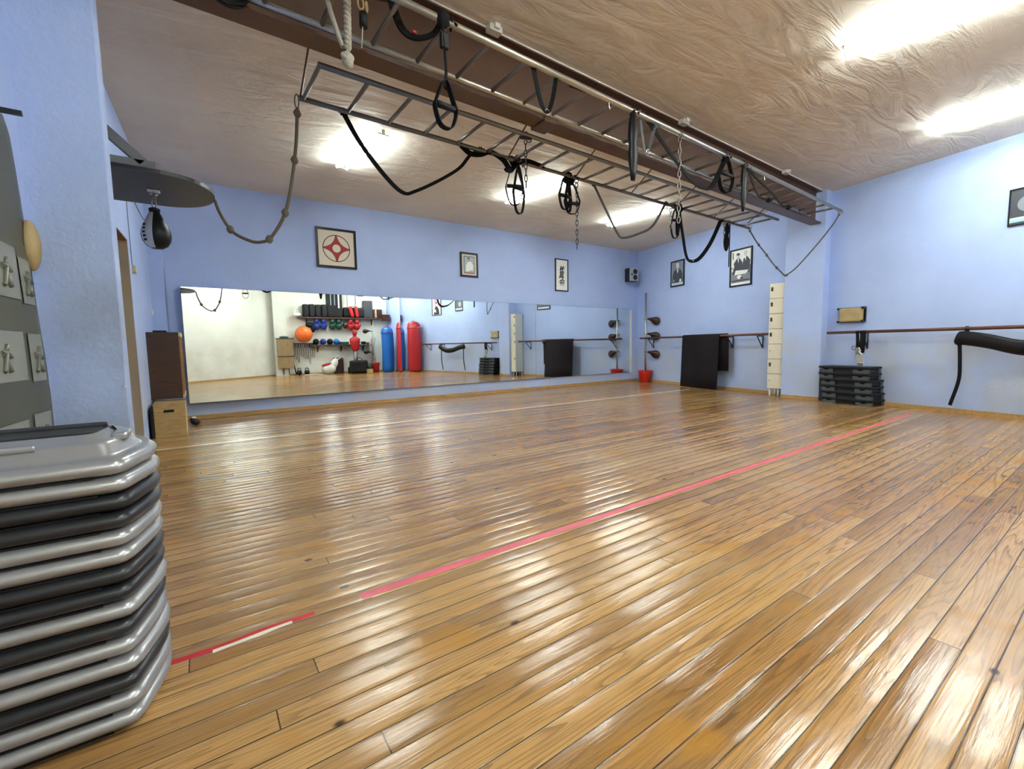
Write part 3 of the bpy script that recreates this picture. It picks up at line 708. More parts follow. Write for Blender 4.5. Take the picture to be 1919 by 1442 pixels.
g = G(); g.box(-.21, -.14, 3.93, 3.99, 1.985, 2.0, bev=.003); g.torus((-.175, 3.96, 1.975), (1, 0, 0), (0, 0, 1), .018, .006, 14, 6); obj('swivel', g, 'chrome', t)
t = thing('speed_bag', 'black leather speed bag with a silver panel hanging under the platform', 'speed bag', (-.18, 3.96, 1.60))
prof = [(.002, 1.602), (.035, 1.606), (.062, 1.625), (.079, 1.655), (.0855, 1.690), (.082, 1.725), (.068, 1.765), (.048, 1.805), (.031, 1.842), (.026, 1.862), (.024, 1.87)]
obj('bladder', G().lathe(prof, (-.18, 3.96, 0), 28), 'blackleather', t)
g = G(); R = []
for r_, z_ in prof[1:-2]:
    R.append([g.b.verts.new(Vector((-.18, 3.96, z_)) + Vector((math.cos(a), math.sin(a), 0)) * (r_ + .0022)) for a in [math.radians(205 + 6 * i) for i in range(10)]])
for i in range(len(R) - 1):
    for j in range(9): g._f([R[i][j], R[i][j + 1], R[i + 1][j + 1], R[i + 1][j]], True)
obj('silver_panel', g, 'speakergrey', t)
g = G()
for j, (a0, zz) in enumerate(((222, 1.75), (224, 1.725), (223, 1.70), (225, 1.675), (224, 1.65))):
    a = math.radians(a0); rr_ = {1.75: .076, 1.725: .083, 1.70: .086, 1.675: .085, 1.65: .08}[zz]
    c = Vector((-.18, 3.96, zz)) + Vector((math.cos(a), math.sin(a), 0)) * rr_
    g.box(-.010, .010, -.003, .003, -.007, .007, Matrix.Translation(c) @ Matrix.Rotation(a + PI / 2, 4, 'Z'))
obj('lettering', g, 'ink', t)
g = G(); g.lathe([(.030, 1.852), (.033, 1.862), (.030, 1.872), (.016, 1.877)], (-.18, 3.96, 0), 14); obj('collar', g, 'rubber', t)
g = G(); g.torus((-.18, 3.96, 1.905), (1, 0, 0), (0, 0, 1), .012, .004, 12, 6, R2=.03); g.ball((-.178, 3.96, 1.945), .018); obj('hook', g, 'darksteel', t)
g = G(); g.tube(smooth([(-.30, 4.05, 1.99), (-.29, 4.12, 1.93), (-.265, 4.18, 1.86), (-.25, 4.2, 1.84)], 4), .003, 5)
single('dangling_cord', g, 'darksteel', 'thin dark cord hanging under the platform left of the speed bag', 'cord', loc=(-.3, 4.05, 1.99))

# ------------------------------------------------------------------ left wall details
t = thing('wall_cable', 'thin grey cable down the left wall ending in a small ivory box', 'cable', (lwx(5.73), 5.73, 1.7))
obj('cable', G().tube([(lwx(5.72) + .004, 5.72, 2.42), (lwx(5.73) + .004, 5.73, 1.74)], .004, 6), 'wirew', t)
x = lwx(5.76); obj('switch_box', G().box(x - .001, x + .03, 5.72, 5.80, 1.67, 1.74, bev=.004), 'ivory', t)
x = lwx(6.97); single('wall_socket', G().box(x - .001, x + .02, 6.92, 7.0, 1.34, 1.40, bev=.004), 'plasticwhite', 'small white socket low on the left wall near the corner', 'socket', loc=(x, 6.96, 1.37))
t = thing('hanging_wire', 'thin dark wire running down the corner to the brown cabinet', 'cable', (-.285, 7.2, 1.2))
obj('wire', G().tube(smooth([(-.283, 7.225, 1.95), (-.28, 7.225, 1.6), (-.275, 7.22, 1.12)], 5), .003, 5), 'wirew', t)
g = G(); g.ball((-.283, 2.793, .74), .007, .005, .007, 8, 6)
single('wall_hook', G().torus((-.296, 2.792, .735), (1, 0, 0), (0, 0, 1), .006, .0025, 10, 5), 'chrome', 'tiny metal eye screwed into the left pillar', 'hook', loc=(-.296, 2.792, .735)); g.b.free()
# brown cabinet
t = thing('wall_cabinet', 'dark brown wooden wall cabinet in the left corner above the plywood box', 'cabinet', (-.3, 6.55, .37))
obj('body', G().box(lwx(6.5) - .01, -.165, 6.30, 6.92, .37, 1.115, bev=.003), 'darkwood', t)
for k, yy in enumerate((6.31, 6.60, 6.86)): obj('lath', G().box(-.166, -.150, yy, yy + .035, .40, 1.10), 'gold', t)
obj('top_cap', G().box(-.166, -.147, 6.30, 6.92, 1.07, 1.115), 'plyedge', t); obj('bottom_cap', G().box(-.166, -.147, 6.30, 6.92, .37, .41), 'plyedge', t)
single('document_tray', G().box(-.40, -.28, 6.45, 6.75, 1.115, 1.14, bev=.003), 'rubber', 'flat dark tray lying on top of the brown cabinet', 'tray', loc=(-.33, 6.6, 1.115))
# plyo box
t = thing('plyometric_box', 'pale plywood jump box with a slot handle, on the floor in the left corner', 'box', (-.285, 6.15, 0))
X0, X1, Y_, Y2 = -.418, -.148, 5.95, 6.38
g = G(); g.box(X0, -.335, Y_, Y_ + .018, .0, .335); g.box(-.245, X1, Y_, Y_ + .018, 0, .335); g.box(-.335, -.245, Y_, Y_ + .018, 0, .255); g.box(-.335, -.245, Y_, Y_ + .018, .285, .335)
obj('front_panel', g, 'ply', t)
g = G(); g.box(X0, X0 + .018, Y_ + .018, Y2, 0, .335); g.box(X0 + .018, X1 - .018, Y2 - .018, Y2, 0, .335); obj('back_panels', g, 'ply', t)
obj('side_panel', G().box(X1 - .018, X1 + .003, Y_ + .018, Y2, 0, .335), 'plyedge', t)
obj('top_panel', G().box(X0 - .003, X1 + .003, Y_ - .003, Y2 + .003, .335, .352), 'ply', t)
obj('handle_slot', G().box(-.335, -.245, Y_ + .02, Y_ + .10, .250, .290), 'gap', t)
single('black_board', G().box(-.445, -.424, 5.90, 6.38, 0, .31, bev=.004), 'rubber', 'black board squeezed between the plywood box and the left wall', 'board', loc=(-.43, 6.1, 0))
t = thing('shoe', 'dark shoe with a pale top lying on the floor beside the plywood box', 'shoe', (-.08, 6.7, 0))
g = G(); g.ball((-.075, 6.70, .035), .055, .10, .035, 14, 8); g.ball((-.10, 6.74, .055), .035, .05, .035, 12, 7); obj('upper', g, 'rubber', t)
g = G(); g.ball((-.09, 6.735, .082), .028, .042, .014, 10, 6); obj('lining', g, 'whitecloth', t)
g = G(); g.ball((-.035, 6.68, .03), .022, .04, .016, 10, 6); obj('toe_cap', g, 'redvinyl', t)

# laminated poster on the near left wall
t = thing('wall_poster', 'large grey green laminated sheet with faded exercise drawings at the left edge', 'poster', (lwx(2.4), 2.4, .3))
def px_(y, z): return lwx(y) + .012 + .022 * math.sin(z * 2.1) ** 2 * math.exp(-((2.72 - y) / .25) ** 2)
def edge(z):
    pts = [(1.81, 2.575), (1.76, 2.625), (1.62, 2.676), (1.44, 2.712), (1.26, 2.716), (1.04, 2.70), (.82, 2.712), (.61, 2.73), (.2, 2.735)]
    for (za, ya), (zb_, yb) in zip(pts, pts[1:]):
        if zb_ <= z <= za: return yb + (ya - yb) * (z - zb_) / (za - zb_)
    return 2.575
g = G(); grid = []
for i in range(33):
    z = .2 + (1.81 - .2) * i / 32; e_ = edge(z)
    grid.append([g.b.verts.new((px_(e_ - .75 + .75 * j / 16, z), e_ - .75 + .75 * j / 16, z)) for j in range(17)])
for i in range(32):
    for j in range(16): g._f([grid[i][j], grid[i][j + 1], grid[i + 1][j + 1], grid[i + 1][j]], True)
bmesh.ops.solidify(g.b, geom=g.b.faces[:], thickness=.002)
obj('sheet', g, 'postersheet', t)
def panel(ya, yb, za, zb_):
    g = G(); n = 6
    A_ = [[g.b.verts.new((px_(ya + (yb - ya) * i / n, za + (zb_ - za) * k / n) + .004, ya + (yb - ya) * i / n, za + (zb_ - za) * k / n)) for i in range(n + 1)] for k in range(n + 1)]
    for k in range(n):
        for i in range(n): g._f([A_[k][i], A_[k][i + 1], A_[k + 1][i + 1], A_[k + 1][i]], True)
    g.mi = 1; cy, cz = (ya + yb) / 2, (za + zb_) / 2; h_ = (zb_ - za) / 2; xx = px_(cy, cz) + .0055
    L3 = lambda pts, r: g.tube([(px_(cy + a * h_ * .6, cz + b * h_) + .006, cy + a * h_ * .6, cz + b * h_) for a, b in pts], r, 4)
    k = random.choice((0, 1))
    L3([(-.5, .1), (0, .15), (.5, -.05)], .012); L3([(0, .15), (.3, .45)], .008); L3([(0, .15), (-.3, -.5), (-.5, -.6)], .009); L3([(.1, -.1), (.4, -.5), (.5, -.6)], .009)
    obj('drawing', g, ['posterprint', 'posterink'], t)
for ya, yb, za, zb_ in ((2.30, 2.54, 1.11, 1.31), (2.16, 2.505, .80, .985), (2.56, 2.68, 1.10, 1.28), (2.545, 2.675, .79, .98), (2.10, 2.47, .47, .65), (2.52, 2.69, .46, .66)): panel(ya, yb, za, zb_)
single('bar_end', G().box(-.60, -.445, 2.29, 2.305, 1.722, 1.737), 'blackframe', 'short black bar sticking out from the left wall above the poster', 'bar', loc=(-.58, 2.3, 1.73))
t = thing('leather_pad', 'worn tan leather pad on the left wall, half hidden behind the poster', 'striking pad', (lwx(2.72), 2.74, 1.35))
g = G(); g.ball((lwx(2.72) + .018, 2.725, 1.352), .034, .050, .105, 16, 12); obj('cushion', g, 'tan', t)
obj('backing', G().box(lwx(2.74) - .01, lwx(2.74) + .012, 2.66, 2.79, 1.26, 1.445, bev=.004), 'leather', t)

# ------------------------------------------------------------------ pictures
def picture(name, label, O, A, B, C, W, H, fw, paper, cat='framed picture', fd=.022):
    """O lower left on the wall, A along, B up, C out of the wall"""
    O, A, B, C = map(Vector, (O, A, B, C)); t = thing(name, label, cat, O + A * (W / 2))
    g = G(); pr = lambda x0, x1, y0, y1, c0, th: g.prism([(x0, y0), (x1, y0), (x1, y1), (x0, y1)], O + C * c0, A, B, C, th)
    pr(0, W, 0, fw, -.001, fd); pr(0, W, H - fw, H, -.001, fd); pr(0, fw, fw, H - fw, -.001, fd); pr(W - fw, W, fw, H - fw, -.001, fd)
    obj('frame', g, 'blackframe', t)
    g = G(); g.prism([(fw, fw), (W - fw, fw), (W - fw, H - fw), (fw, H - fw)], O - C * .001, A, B, C, .011)
    obj('sheet', g, paper, t)
    return t, (lambda polys, name_, mats: art(t, O + C * .0105, A, B, C, polys, name_, mats))
def art(t, O, A, B, C, polys, name_, mats):
    g = G()
    for k, (mi, poly) in enumerate(polys): g.mi = mi; g.prism(poly, O, A, B, C, .0006 + .0004 * k if k < 14 else .0062)
    return obj(name_, g, mats, t)
def circ(cx, cy, r, n=28, ry=None): return [(cx + r * math.cos(2 * PI * i / n), cy + (ry or r) * math.sin(2 * PI * i / n)) for i in range(n)]
def rect(x0, x1, y0, y1): return [(x0, y0), (x1, y0), (x1, y1), (x0, y1)]
X_, Z_, NY = (1, 0, 0), (0, 0, 1), (0, -1, 0)
# red star emblem
t, draw = picture('framed_emblem', 'large black framed picture of a red four pointed emblem in a circle', (1.537, MIRY, 2.125), X_, Z_, NY, .59, .59, .034, 'paper')
c = .295; R = .195
star = []
for q in range(4):
    a0 = PI / 2 - q * PI / 2
    tipv = Vector((math.cos(a0), math.sin(a0))) * R * .985; nxt = Vector((math.cos(a0 - PI / 2), math.sin(a0 - PI / 2))) * R * .985
    side = Vector((math.cos(a0 - PI / 2), math.sin(a0 - PI / 2)))
    p0 = tipv + side * .012; p2 = nxt + Vector((math.cos(a0), math.sin(a0))) * .012
    ctrl = (tipv + nxt) * .20
    for i in range(9):
        u = i / 8; p = p0 * (1 - u) ** 2 + ctrl * 2 * u * (1 - u) + p2 * u * u; star.append((c + p.x, c + p.y))
ringp = lambda r0, r1, n=48: [[(c + r0 * math.cos(2 * PI * i / n), c + r0 * math.sin(2 * PI * i / n)), (c + r1 * math.cos(2 * PI * i / n), c + r1 * math.sin(2 * PI * i / n)), (c + r1 * math.cos(2 * PI * (i + 1) / n), c + r1 * math.sin(2 * PI * (i + 1) / n)), (c + r0 * math.cos(2 * PI * (i + 1) / n), c + r0 * math.sin(2 * PI * (i + 1) / n))] for i in range(n)]
g = G(); O = Vector((1.537, MIRY - .0105, 2.125)); A_, B_, C_ = Vector(X_), Vector(Z_), Vector(NY)
g.prism(star, O, A_, B_, C_, .0012); g.mi = 2; g.prism(circ(c, c, .060), O, A_, B_, C_, .0020); g.mi = 1
for q in ringp(.189, .201): g.prism(q, O, A_, B_, C_, .0016)
obj('emblem', g, ['red', 'thinink', 'paper'], t)
# small colour photo
t, draw = picture('framed_photo', 'small black framed colour photograph of a person in white, middle of the back wall', (3.958, MIRY, 2.16), X_, Z_, NY, .368, .435, .032, 'paper')
draw([(0, rect(.075, .30, .065, .37)), (1, rect(.085, .29, .075, .36)), (2, [(.12, .13), (.26, .12), (.27, .22), (.22, .28), (.16, .27), (.12, .2)]), (3, circ(.175, .31, .018, 12, .03)), (4, circ(.175, .335, .017, 12, .015)), (2, circ(.15, .12, .04, 12, .03)), (5, rect(.10, .27, .078, .098))], 'photo', ['thinink', 'photoblue', 'whitepaper', 'skin', 'ink', 'pink'])
# calligraphy
t, draw = picture('framed_calligraphy', 'tall narrow black framed sheet of brushed black calligraphy', (6.19, MIRY, 2.028), X_, Z_, NY, .358, .665, .020, 'whitepaper')
def glyphs(txt, cx, zc_, size, y, parent, shear=.12):
    cu = bpy.data.curves.new('glyph', 'FONT'); cu.body = txt; cu.size = size; cu.extrude = .001; cu.offset = .0028; cu.align_x = 'CENTER'; cu.align_y = 'CENTER'; cu.shear = shear
    o = bpy.data.objects.new('glyph', cu); COL.objects.link(o)
    dg = bpy.context.evaluated_depsgraph_get(); me = bpy.data.meshes.new_from_object(o.evaluated_get(dg))
    bpy.data.objects.remove(o); g = G(); g.b.from_mesh(me)
    bmesh.ops.transform(g.b, matrix=Matrix.Translation((cx, y, zc_)) @ Matrix.Rotation(PI / 2, 4, 'X'), verts=g.b.verts)
    return g
y_ = MIRY - .0118
gg = G()
for ch, cx, cz, sz in (('極', 6.375, 2.475, .135), ('真', 6.360, 2.350, .150), ('会', 6.372, 2.205, .165)):
    g = glyphs(ch, cx, cz, sz, y_, t); me = bpy.data.meshes.new('tmp'); g.b.to_mesh(me); g.b.free(); gg.b.from_mesh(me); bpy.data.meshes.remove(me)
obj('brush_characters', gg, 'ink', t)
# right wall: portrait and group photograph
WN = -NW
def rpicture(name, label, y_near, y_far, z0, z1, fw, paper):
    O = rwp(y_far, 0, z0); W_ = (y_far - y_near) / WD.y
    return picture(name, label, O, -WD, (0, 0, 1), WN, W_, z1 - z0, fw, paper)
t, draw = rpicture('framed_portrait', 'smaller black framed grey portrait of a man in a dark suit, right wall', 5.735, 6.125, 2.11, 2.655, .026, 'grey3')
draw([(0, rect(.035, .365, .075, .52)), (1, [(.05, .08), (.35, .08), (.345, .24), (.30, .33), (.24, .37), (.16, .37), (.09, .32), (.055, .24)]), (2, [(.17, .36), (.235, .36), (.205, .26)]), (3, circ(.205, .425, .042, 20, .056)), (2, circ(.20, .46, .044, 18, .03)), (2, [(.25, .085), (.32, .085), (.315, .14), (.27, .15)]), (2, rect(.09, .105, .1, .15))], 'photo', ['grey2', 'grey1', 'grey3', 'grey3'])
t, draw = rpicture('framed_photo', 'larger black framed black and white photograph of two people at a table, right wall', 4.145, 4.605, 1.912, 2.585, .026, 'whitepaper')
draw([(2, rect(.03, .44, .07, .64)), (3, rect(.03, .44, .36, .64)), (0, [(.06, .22), (.26, .22), (.27, .42), (.21, .50), (.15, .50), (.08, .42)]), (0, [(.24, .22), (.42, .22), (.43, .44), (.36, .52), (.29, .48)]), (1, circ(.18, .545, .036, 16, .048)), (1, circ(.335, .565, .036, 16, .048)), (3, [(.10, .21), (.36, .21), (.40, .27), (.13, .29)]), (2, circ(.11, .17, .05, 12, .03)), (3, circ(.21, .165, .05, 12, .034)), (2, circ(.33, .16, .05, 12, .03)), (0, rect(.05, .42, .09, .115)), (3, circ(.075, .37, .02, 10, .045)), (3, [(.165, .49), (.20, .49), (.18, .42)]), (3, [(.315, .51), (.35, .51), (.335, .44)]), (0, circ(.175, .575, .036, 14, .022)), (1, circ(.335, .597, .037, 14, .020)), (3, circ(.06, .30, .018, 10, .03)), (0, circ(.26, .145, .03, 10, .018)), (3, rect(.035, .05, .42, .60)), (0, rect(.06, .075, .50, .62)), (3, circ(.28, .255, .03, 10, .02)), (2, circ(.38, .20, .035, 12, .03))], 'photo', ['grey1', 'grey3', 'grey2', 'whitepaper'])
t, draw = rpicture('framed_poster', 'dark picture with a round face and a pale teal strip, cut by the right edge', .62, 1.0, 2.112, 2.505, .012, 'grey1')
draw([(0, circ(.15, .22, .085)), (1, [(.12, .15), (.155, .15), (.17, .29), (.13, .30)]), (2, rect(.012, .37, .035, .085)), (3, rect(.012, .37, .065, .085))], 'print', ['grey2', 'skin', 'teal', 'grey3'])
t, draw = rpicture('framed_poster', 'white poster with a pink circle and dark figure, seen only in the mirror', -.62, -.12, 2.03, 2.72, .022, 'whitepaper')
draw([(0, circ(.25, .46, .15)), (1, [(.10, .03), (.42, .03), (.36, .25), (.30, .33), (.2, .3), (.13, .2)]), (2, circ(.26, .38, .045, 14, .05)), (1, circ(.26, .44, .045, 14, .03)), (2, [(.28, .1), (.38, .12), (.36, .2), (.3, .22)])], 'print', ['pink', 'ink', 'whitepaper'])
t = thing('wall_clock', 'round white wall clock on the rear pillar, its lower half seen in the mirror', 'clock', (2.47, -3.55, 2.92))
g = G(); g.torus((2.49, -3.54, 2.90), (1, 0, 0), (0, 0, 1), .135, .013, 32, 8); obj('rim', g, 'darksteel', t)
g = G(); g.prism(circ(2.49, 2.90, .13), (0, -3.551, 0), (1, 0, 0), (0, 0, 1), (0, 1, 0), .012); obj('dial', g, 'whitepaper', t)
g = G(); g.box(2.487, 2.493, -3.539, -3.536, 2.90, 2.98); g.box(2.49, 2.55, -3.539, -3.536, 2.897, 2.903); obj('hands', g, 'ink', t)

# speaker
t = thing('loudspeaker', 'small black and silver loudspeaker on the wall by the far corner', 'speaker', (8.46, 7.1, 2.33))
Ms = Matrix.Translation((8.40, 7.09, 2.345)) @ Matrix.Rotation(math.radians(-14), 4, 'Z')
obj('cabinet', G().box(-.12, .12, -.10, .08, 0, .30, Ms, bev=.006), 'coneblack', t)
obj('front_panel', G().box(-.12, .12, -.112, -.1, .002, .298, Ms, bev=.004), 'speakergrey', t)
for z in (.085, .215): obj('cone', G().lathe([(.060, 0), (.056, .008), (.02, .003), (.002, .010)], (0, 0, 0), 20, Ms @ Matrix.Translation((.03, -.112, z)) @ Matrix.Rotation(PI / 2, 4, 'X')), 'coneblack', t)
obj('tweeter', G().lathe([(.024, 0), (.02, .004), (.002, .008)], (0, 0, 0), 14, Ms @ Matrix.Translation((-.06, -.112, .15)) @ Matrix.Rotation(PI / 2, 4, 'X')), 'coneblack', t)
obj('wall_arm', G().box(-.02, .02, .07, .17, .12, .16, Ms), 'darksteel', t)

# ------------------------------------------------------------------ barres on the right wall
def barre(y0, y1, z, off, label, braces):
    t = thing('ballet_barre', label, 'barre', rwp((y0 + y1) / 2, off, z), group='wooden barres on the right wall')
    obj('rail', G().cyl(rwp(y0, off, z), rwp(y1, off, z), .021, 14), 'barwood', t)
    for y in braces:
        g = G(); a, b_, c_ = rwp(y, 0, z - .03), rwp(y, off, z - .03), rwp(y, .01, z - .23)
        g.cyl(a, b_, .010, 6); g.cyl(b_, c_, .010, 6); g.cyl(rwp(y, .01, z), c_, .010, 6)
        obj('bracket', g, 'navy', t)
    return t
barre(3.42, 6.93, 1.022, .20, 'dark wooden barre between the far corner and the locker tower', (6.65, 4.50, 3.9))
barre(-.95, 2.76, 1.008, .20, 'red brown wooden barre right of the pillar, leaving the picture at the right', (2.30, .0, -.75))
# draped mat
t = thing('exercise_mat', 'dark brown mat folded over the far barre and reaching the floor', 'mat', rwp(5.1, .2, 1.05))
def sheet(pts2, y0, y1, th=.010):
    g = G()
    R = [[g.b.verts.new(rwp(y, off, z)) for off, z in pts2] for y in (y0, (y0 + y1) / 2, y1)]
    for i in range(2):
        for k in range(len(pts2) - 1): g._f([R[i][k], R[i][k + 1], R[i + 1][k + 1], R[i + 1][k]], True)
    bmesh.ops.recalc_face_normals(g.b, faces=g.b.faces); bmesh.ops.solidify(g.b, geom=g.b.faces[:], thickness=th)
    return g
obj('front_fall', sheet([(.30, .012), (.28, .3), (.262, .7), (.25, .95), (.24, 1.035), (.22, 1.058), (.195, 1.058)], 4.66, 5.57), 'matcloth', t)
obj('back_fall', sheet([(.22, 1.060), (.18, 1.058), (.155, 1.02), (.15, .9), (.14, .36)], 4.50, 5.40), 'matcloth', t)
# paddle target stand in a bucket
t = thing('paddle_stand', 'steel pole with three brown paddle targets standing in a red bucket', 'target stand', (8.545, 6.78, 0))
obj('pole', G().cyl((8.545, 6.78, .02), (8.545, 6.78, 2.06), .021, 14), 'steel', t)
def paddle(t, base, d, L_, mname, z):
    b0 = Vector(base); d = Vector(d).normalized(); up = Vector((0, 0, 1)); up = (up - d * up.dot(d)).normalized(); n_ = d.cross(up)
    poly = [(0, .028), (.06, .034), (.13, .040), (.19, .062), (.25, .066), (.31, .045), (.345, 0), (.345, -.06), (.31, -.115), (.25, -.14), (.19, -.13), (.14, -.09), (.09, -.035), (.03, -.024), (0, -.022)]
    poly = [(x * L_ / .345, y * L_ / .345) for x, y in poly]
    g = G(); g.prism(poly, b0 - n_ * .016, d, up, n_, .032)
    e = [e for e in g.b.edges]; bmesh.ops.bevel(g.b, geom=e, offset=.006, segments=2, affect='EDGES')
    for f in g.b.faces: f.smooth = True
    o = obj('paddle', g, mname, t)
    obj('clamp', G().cyl(b0 - d * .06, b0 + d * .015, .012, 8), 'darksteel', t)
    g = G(); g.cyl(b0 - d * .062 - up * .02, b0 - d * .062 + up * .02, .03, 12); obj('collar', g, 'darksteel', t)
for z in (1.46, 1.12, .70): paddle(t, (8.575, 6.74, z), (.12, -.99, -.10), .31, 'leather', z)
g = G(); prof = [(.115, .002), (.125, .01), (.150, .25), (.158, .262), (.158, .275), (.150, .276), (.140, .25), (.118, .02)]
n = 24; R = [[g.b.verts.new((8.53 + r_ * math.cos(2 * PI * i / n), 6.78 + r_ * math.sin(2 * PI * i / n), z_)) for i in range(n)] for r_, z_ in prof]; g.skin(R, caps=True)
t = thing('bucket', 'red plastic bucket in the far corner holding the paddle stand', 'bucket', (8.53, 6.78, 0))
obj('pail', g, 'redplastic', t); g = G(); g.tube([(8.53 + .158 * math.cos(a), 6.78 + .158 * math.sin(a) * .4 - .13, .27 - .10 * math.sin(a)) for a in [PI * i / 12 for i in range(13)]], .004, 5); obj('handle', g, 'whiterope', t)

# ------------------------------------------------------------------ locker tower
t = thing('locker_tower', 'tall cream locker of seven stacked doors beside the right pillar', 'locker', (7.84, 3.52, 0))
lx0, lx1, ly0, ly1, lz0, lz1 = 7.70, 7.955, 3.41, 3.63, .125, 1.83
obj('body', G().box(lx0, lx1, ly0, ly1, lz0, lz1, bev=.003), 'creamside', t)
hgt = (lz1 - lz0) / 7
for k in range(7):
    z0 = lz0 + hgt * k; dx = -.0
    d_ = obj('door', G().box(lx0 - .016, lx0 - .001, ly0 - .002, ly1 + .002, z0 + .004, z0 + hgt - .004, bev=.003), 'cream', t)
    if k in (1, 3, 4, 5, 6): obj('lock_plate', G().box(lx0 - .022, lx0 - .015, ly1 - .05, ly1 - .022, z0 + hgt * .50, z0 + hgt * .76, bev=.002), 'gap', d_)
    else: obj('keyhole', G().cyl((lx0 - .019, ly1 - .03, z0 + hgt * .55), (lx0 - .014, ly1 - .03, z0 + hgt * .55), .008, 10), 'gap', d_)
for yy in (ly0 + .06, ly1 - .025):
    for xx in (lx0 + .03, lx1 - .03): obj('leg', G().cyl((xx, yy, lz0 + .002), (xx - .004, yy, 0), .015, 10), 'plasticwhite', t)
single('dark_bin', G().box(7.80, 7.93, 3.405, 3.46, 0, .118, bev=.004), 'navy', 'small dark block on the floor under the locker tower', 'block', loc=(7.86, 3.43, 0))

# ------------------------------------------------------------------ right wall, near part
t = thing('wall_target', 'tan leather striking pad in a black corner frame above the near barre', 'striking pad', rwp(2.5, 0, 1.15), RWZ)
obj('board', G().box(-.17, .17, 0, .02, -.0, .215, bev=.003), 'blackframe', t, True)
obj('cushion', G().box(-.155, .155, .02, .085, .008, .207, bev=.028), 'tan', t, True)
g = G()
for sx in (-1, 1):
    for z0 in (.0, .185): g.box(sx * .17 - .022 if sx > 0 else -.172, .172 if sx > 0 else -.15, .02, .088, z0, z0 + .030, bev=.002)
obj('corner_straps', g, 'blackframe', t, True)
t = thing('wrist_straps', 'black straps with crumpled silver buckles hanging from the near barre', 'straps', rwp(2.32, .2, 1.0))
for k, (y, z1) in enumerate(((2.36, .76), (2.28, .72), (2.31, .70))):
    obj('strap', G().ribbon(smooth([rwp(y, .225, 1.02), rwp(y - .01, .23, .92), rwp(y + .015 * k - .01, .22, z1)], 5), .040, .006, WD), 'web', t)
rnd = random.Random(4)
for k in range(5):
    c_ = rwp(2.34 - .012 * k, .24, .76 - .05 * k); g = G(); g.box(-.045, .045, -.008, .008, -.032, .032, Matrix.Translation(c_) @ Matrix.Rotation(rnd.uniform(-1, 1), 4, 'X') @ Matrix.Rotation(RWZ + rnd.uniform(-.6, .6), 4, 'Z') @ Matrix.Rotation(rnd.uniform(-1, 1), 4, 'Y'), bev=.003); obj('buckle', g, 'silver', t)
g = G(); g.torus(rwp(2.39, .24, .79), WD, (0, 0, 1), .026, .006, 16, 6); obj('ring', g, 'darksteel', t)
# black padded hip belt
t = thing('padded_belt', 'long black padded belt sagging under the near barre with two straps hanging down', 'padded belt', rwp(.7, .22, .9))
P = smooth([rwp(1.34, .22, .865), rwp(1.27, .23, .90), rwp(1.05, .25, .86), rwp(.80, .27, .79), rwp(.5, .27, .775), rwp(.25, .25, .83), rwp(.08, .23, .90), rwp(.0, .22, .88)], 5)
n = len(P); g = G(); R = []
for i, p in enumerate(P):
    u = i / (n - 1); r_ = .02 + .062 * min(1, math.sin(PI * u) * 3.2) ** .7
    R.append(g.ring(p, WN, Vector((0, 0, 1)), r_ * .55, 14, r_))
g.skin(R); obj('padding', g, 'blackleather', t)
for y in (1.24, .12):
    obj('barre_loop', G().ribbon([rwp(y, .19, .90), rwp(y, .172, 1.0), rwp(y, .2, 1.034), rwp(y, .228, 1.0), rwp(y, .245, .88)], .03, .005, WD), 'web', t)
    yy = 1.29 if y > 1 else .16
    obj('hanging_strap', G().ribbon(smooth([rwp(yy, .24, .86), rwp(yy - .015, .235, .6), rwp(yy - .012, .23, .4), rwp(yy + .05, .23, .11)], 6), .034, .008, WD), 'web', t)

# ------------------------------------------------------------------ step platforms by the pillar (six black ones)
def black_step(loc, rotz, label):
    t = thing('step_platform', label, 'step platform', loc, rotz, 'black step platforms stacked by the right wall')
    L_, W_, H_ = .66, .30, .088
    g = G(); g.box(-L_ / 2 + .02, L_ / 2 - .02, -W_ / 2 + .025, W_ / 2 - .025, .0, H_ - .02, bev=.01); obj('body', g, 'blackstep', t, True)
    g = G(); g.box(-L_ / 2, L_ / 2, -W_ / 2, W_ / 2, H_ - .032, H_, bev=.010); obj('deck', g, 'blackstep', t, True)
    for sx in (-1, 1):
        g = G(); x0, x1 = (L_ / 2 - .20, L_ / 2 - .01) if sx > 0 else (-L_ / 2 + .01, -L_ / 2 + .20)
        poly = [(x0, 0), (x1, 0), (x1, .046), (x1 - .05, .052), (x1 - .075, .030), (x0 + .08, .030), (x0 + .05, .052), (x0, .048)]
        g.prism(poly, (0, -W_ / 2 + .006, .0), (1, 0, 0), (0, 0, 1), (0, 1, 0), .045); obj('foot', g, 'greyfoot', t, True); g = G(); g.prism(poly, (0, W_ / 2 - .051, .0), (1, 0, 0), (0, 0, 1), (0, 1, 0), .045); obj('foot', g, 'greyfoot', t, True)
    g = G(); g.box(-L_ / 2 + .22, L_ / 2 - .22, -W_ / 2 + .018, -W_ / 2 + .026, .006, .012); g.box(-L_ / 2 + .22, L_ / 2 - .22, W_ / 2 - .026, W_ / 2 - .018, .006, .012); obj('piping', g, 'greyfoot', t, True)
    return t
pc = rwp(2.43, .21, 0)
offs = [-.035, -.030, -.015, -.012, .018, .020]
ws = ['bottom', 'second from the bottom', 'third from the bottom', 'third from the top', 'second from the top', 'topmost']
for k in range(6):
    base = rwp(2.43 + offs[k], .20, .002 + .0885 * k)
    black_step(base, RWZ, 'black step platform, %s, in the stack beside the right pillar' % ws[k])

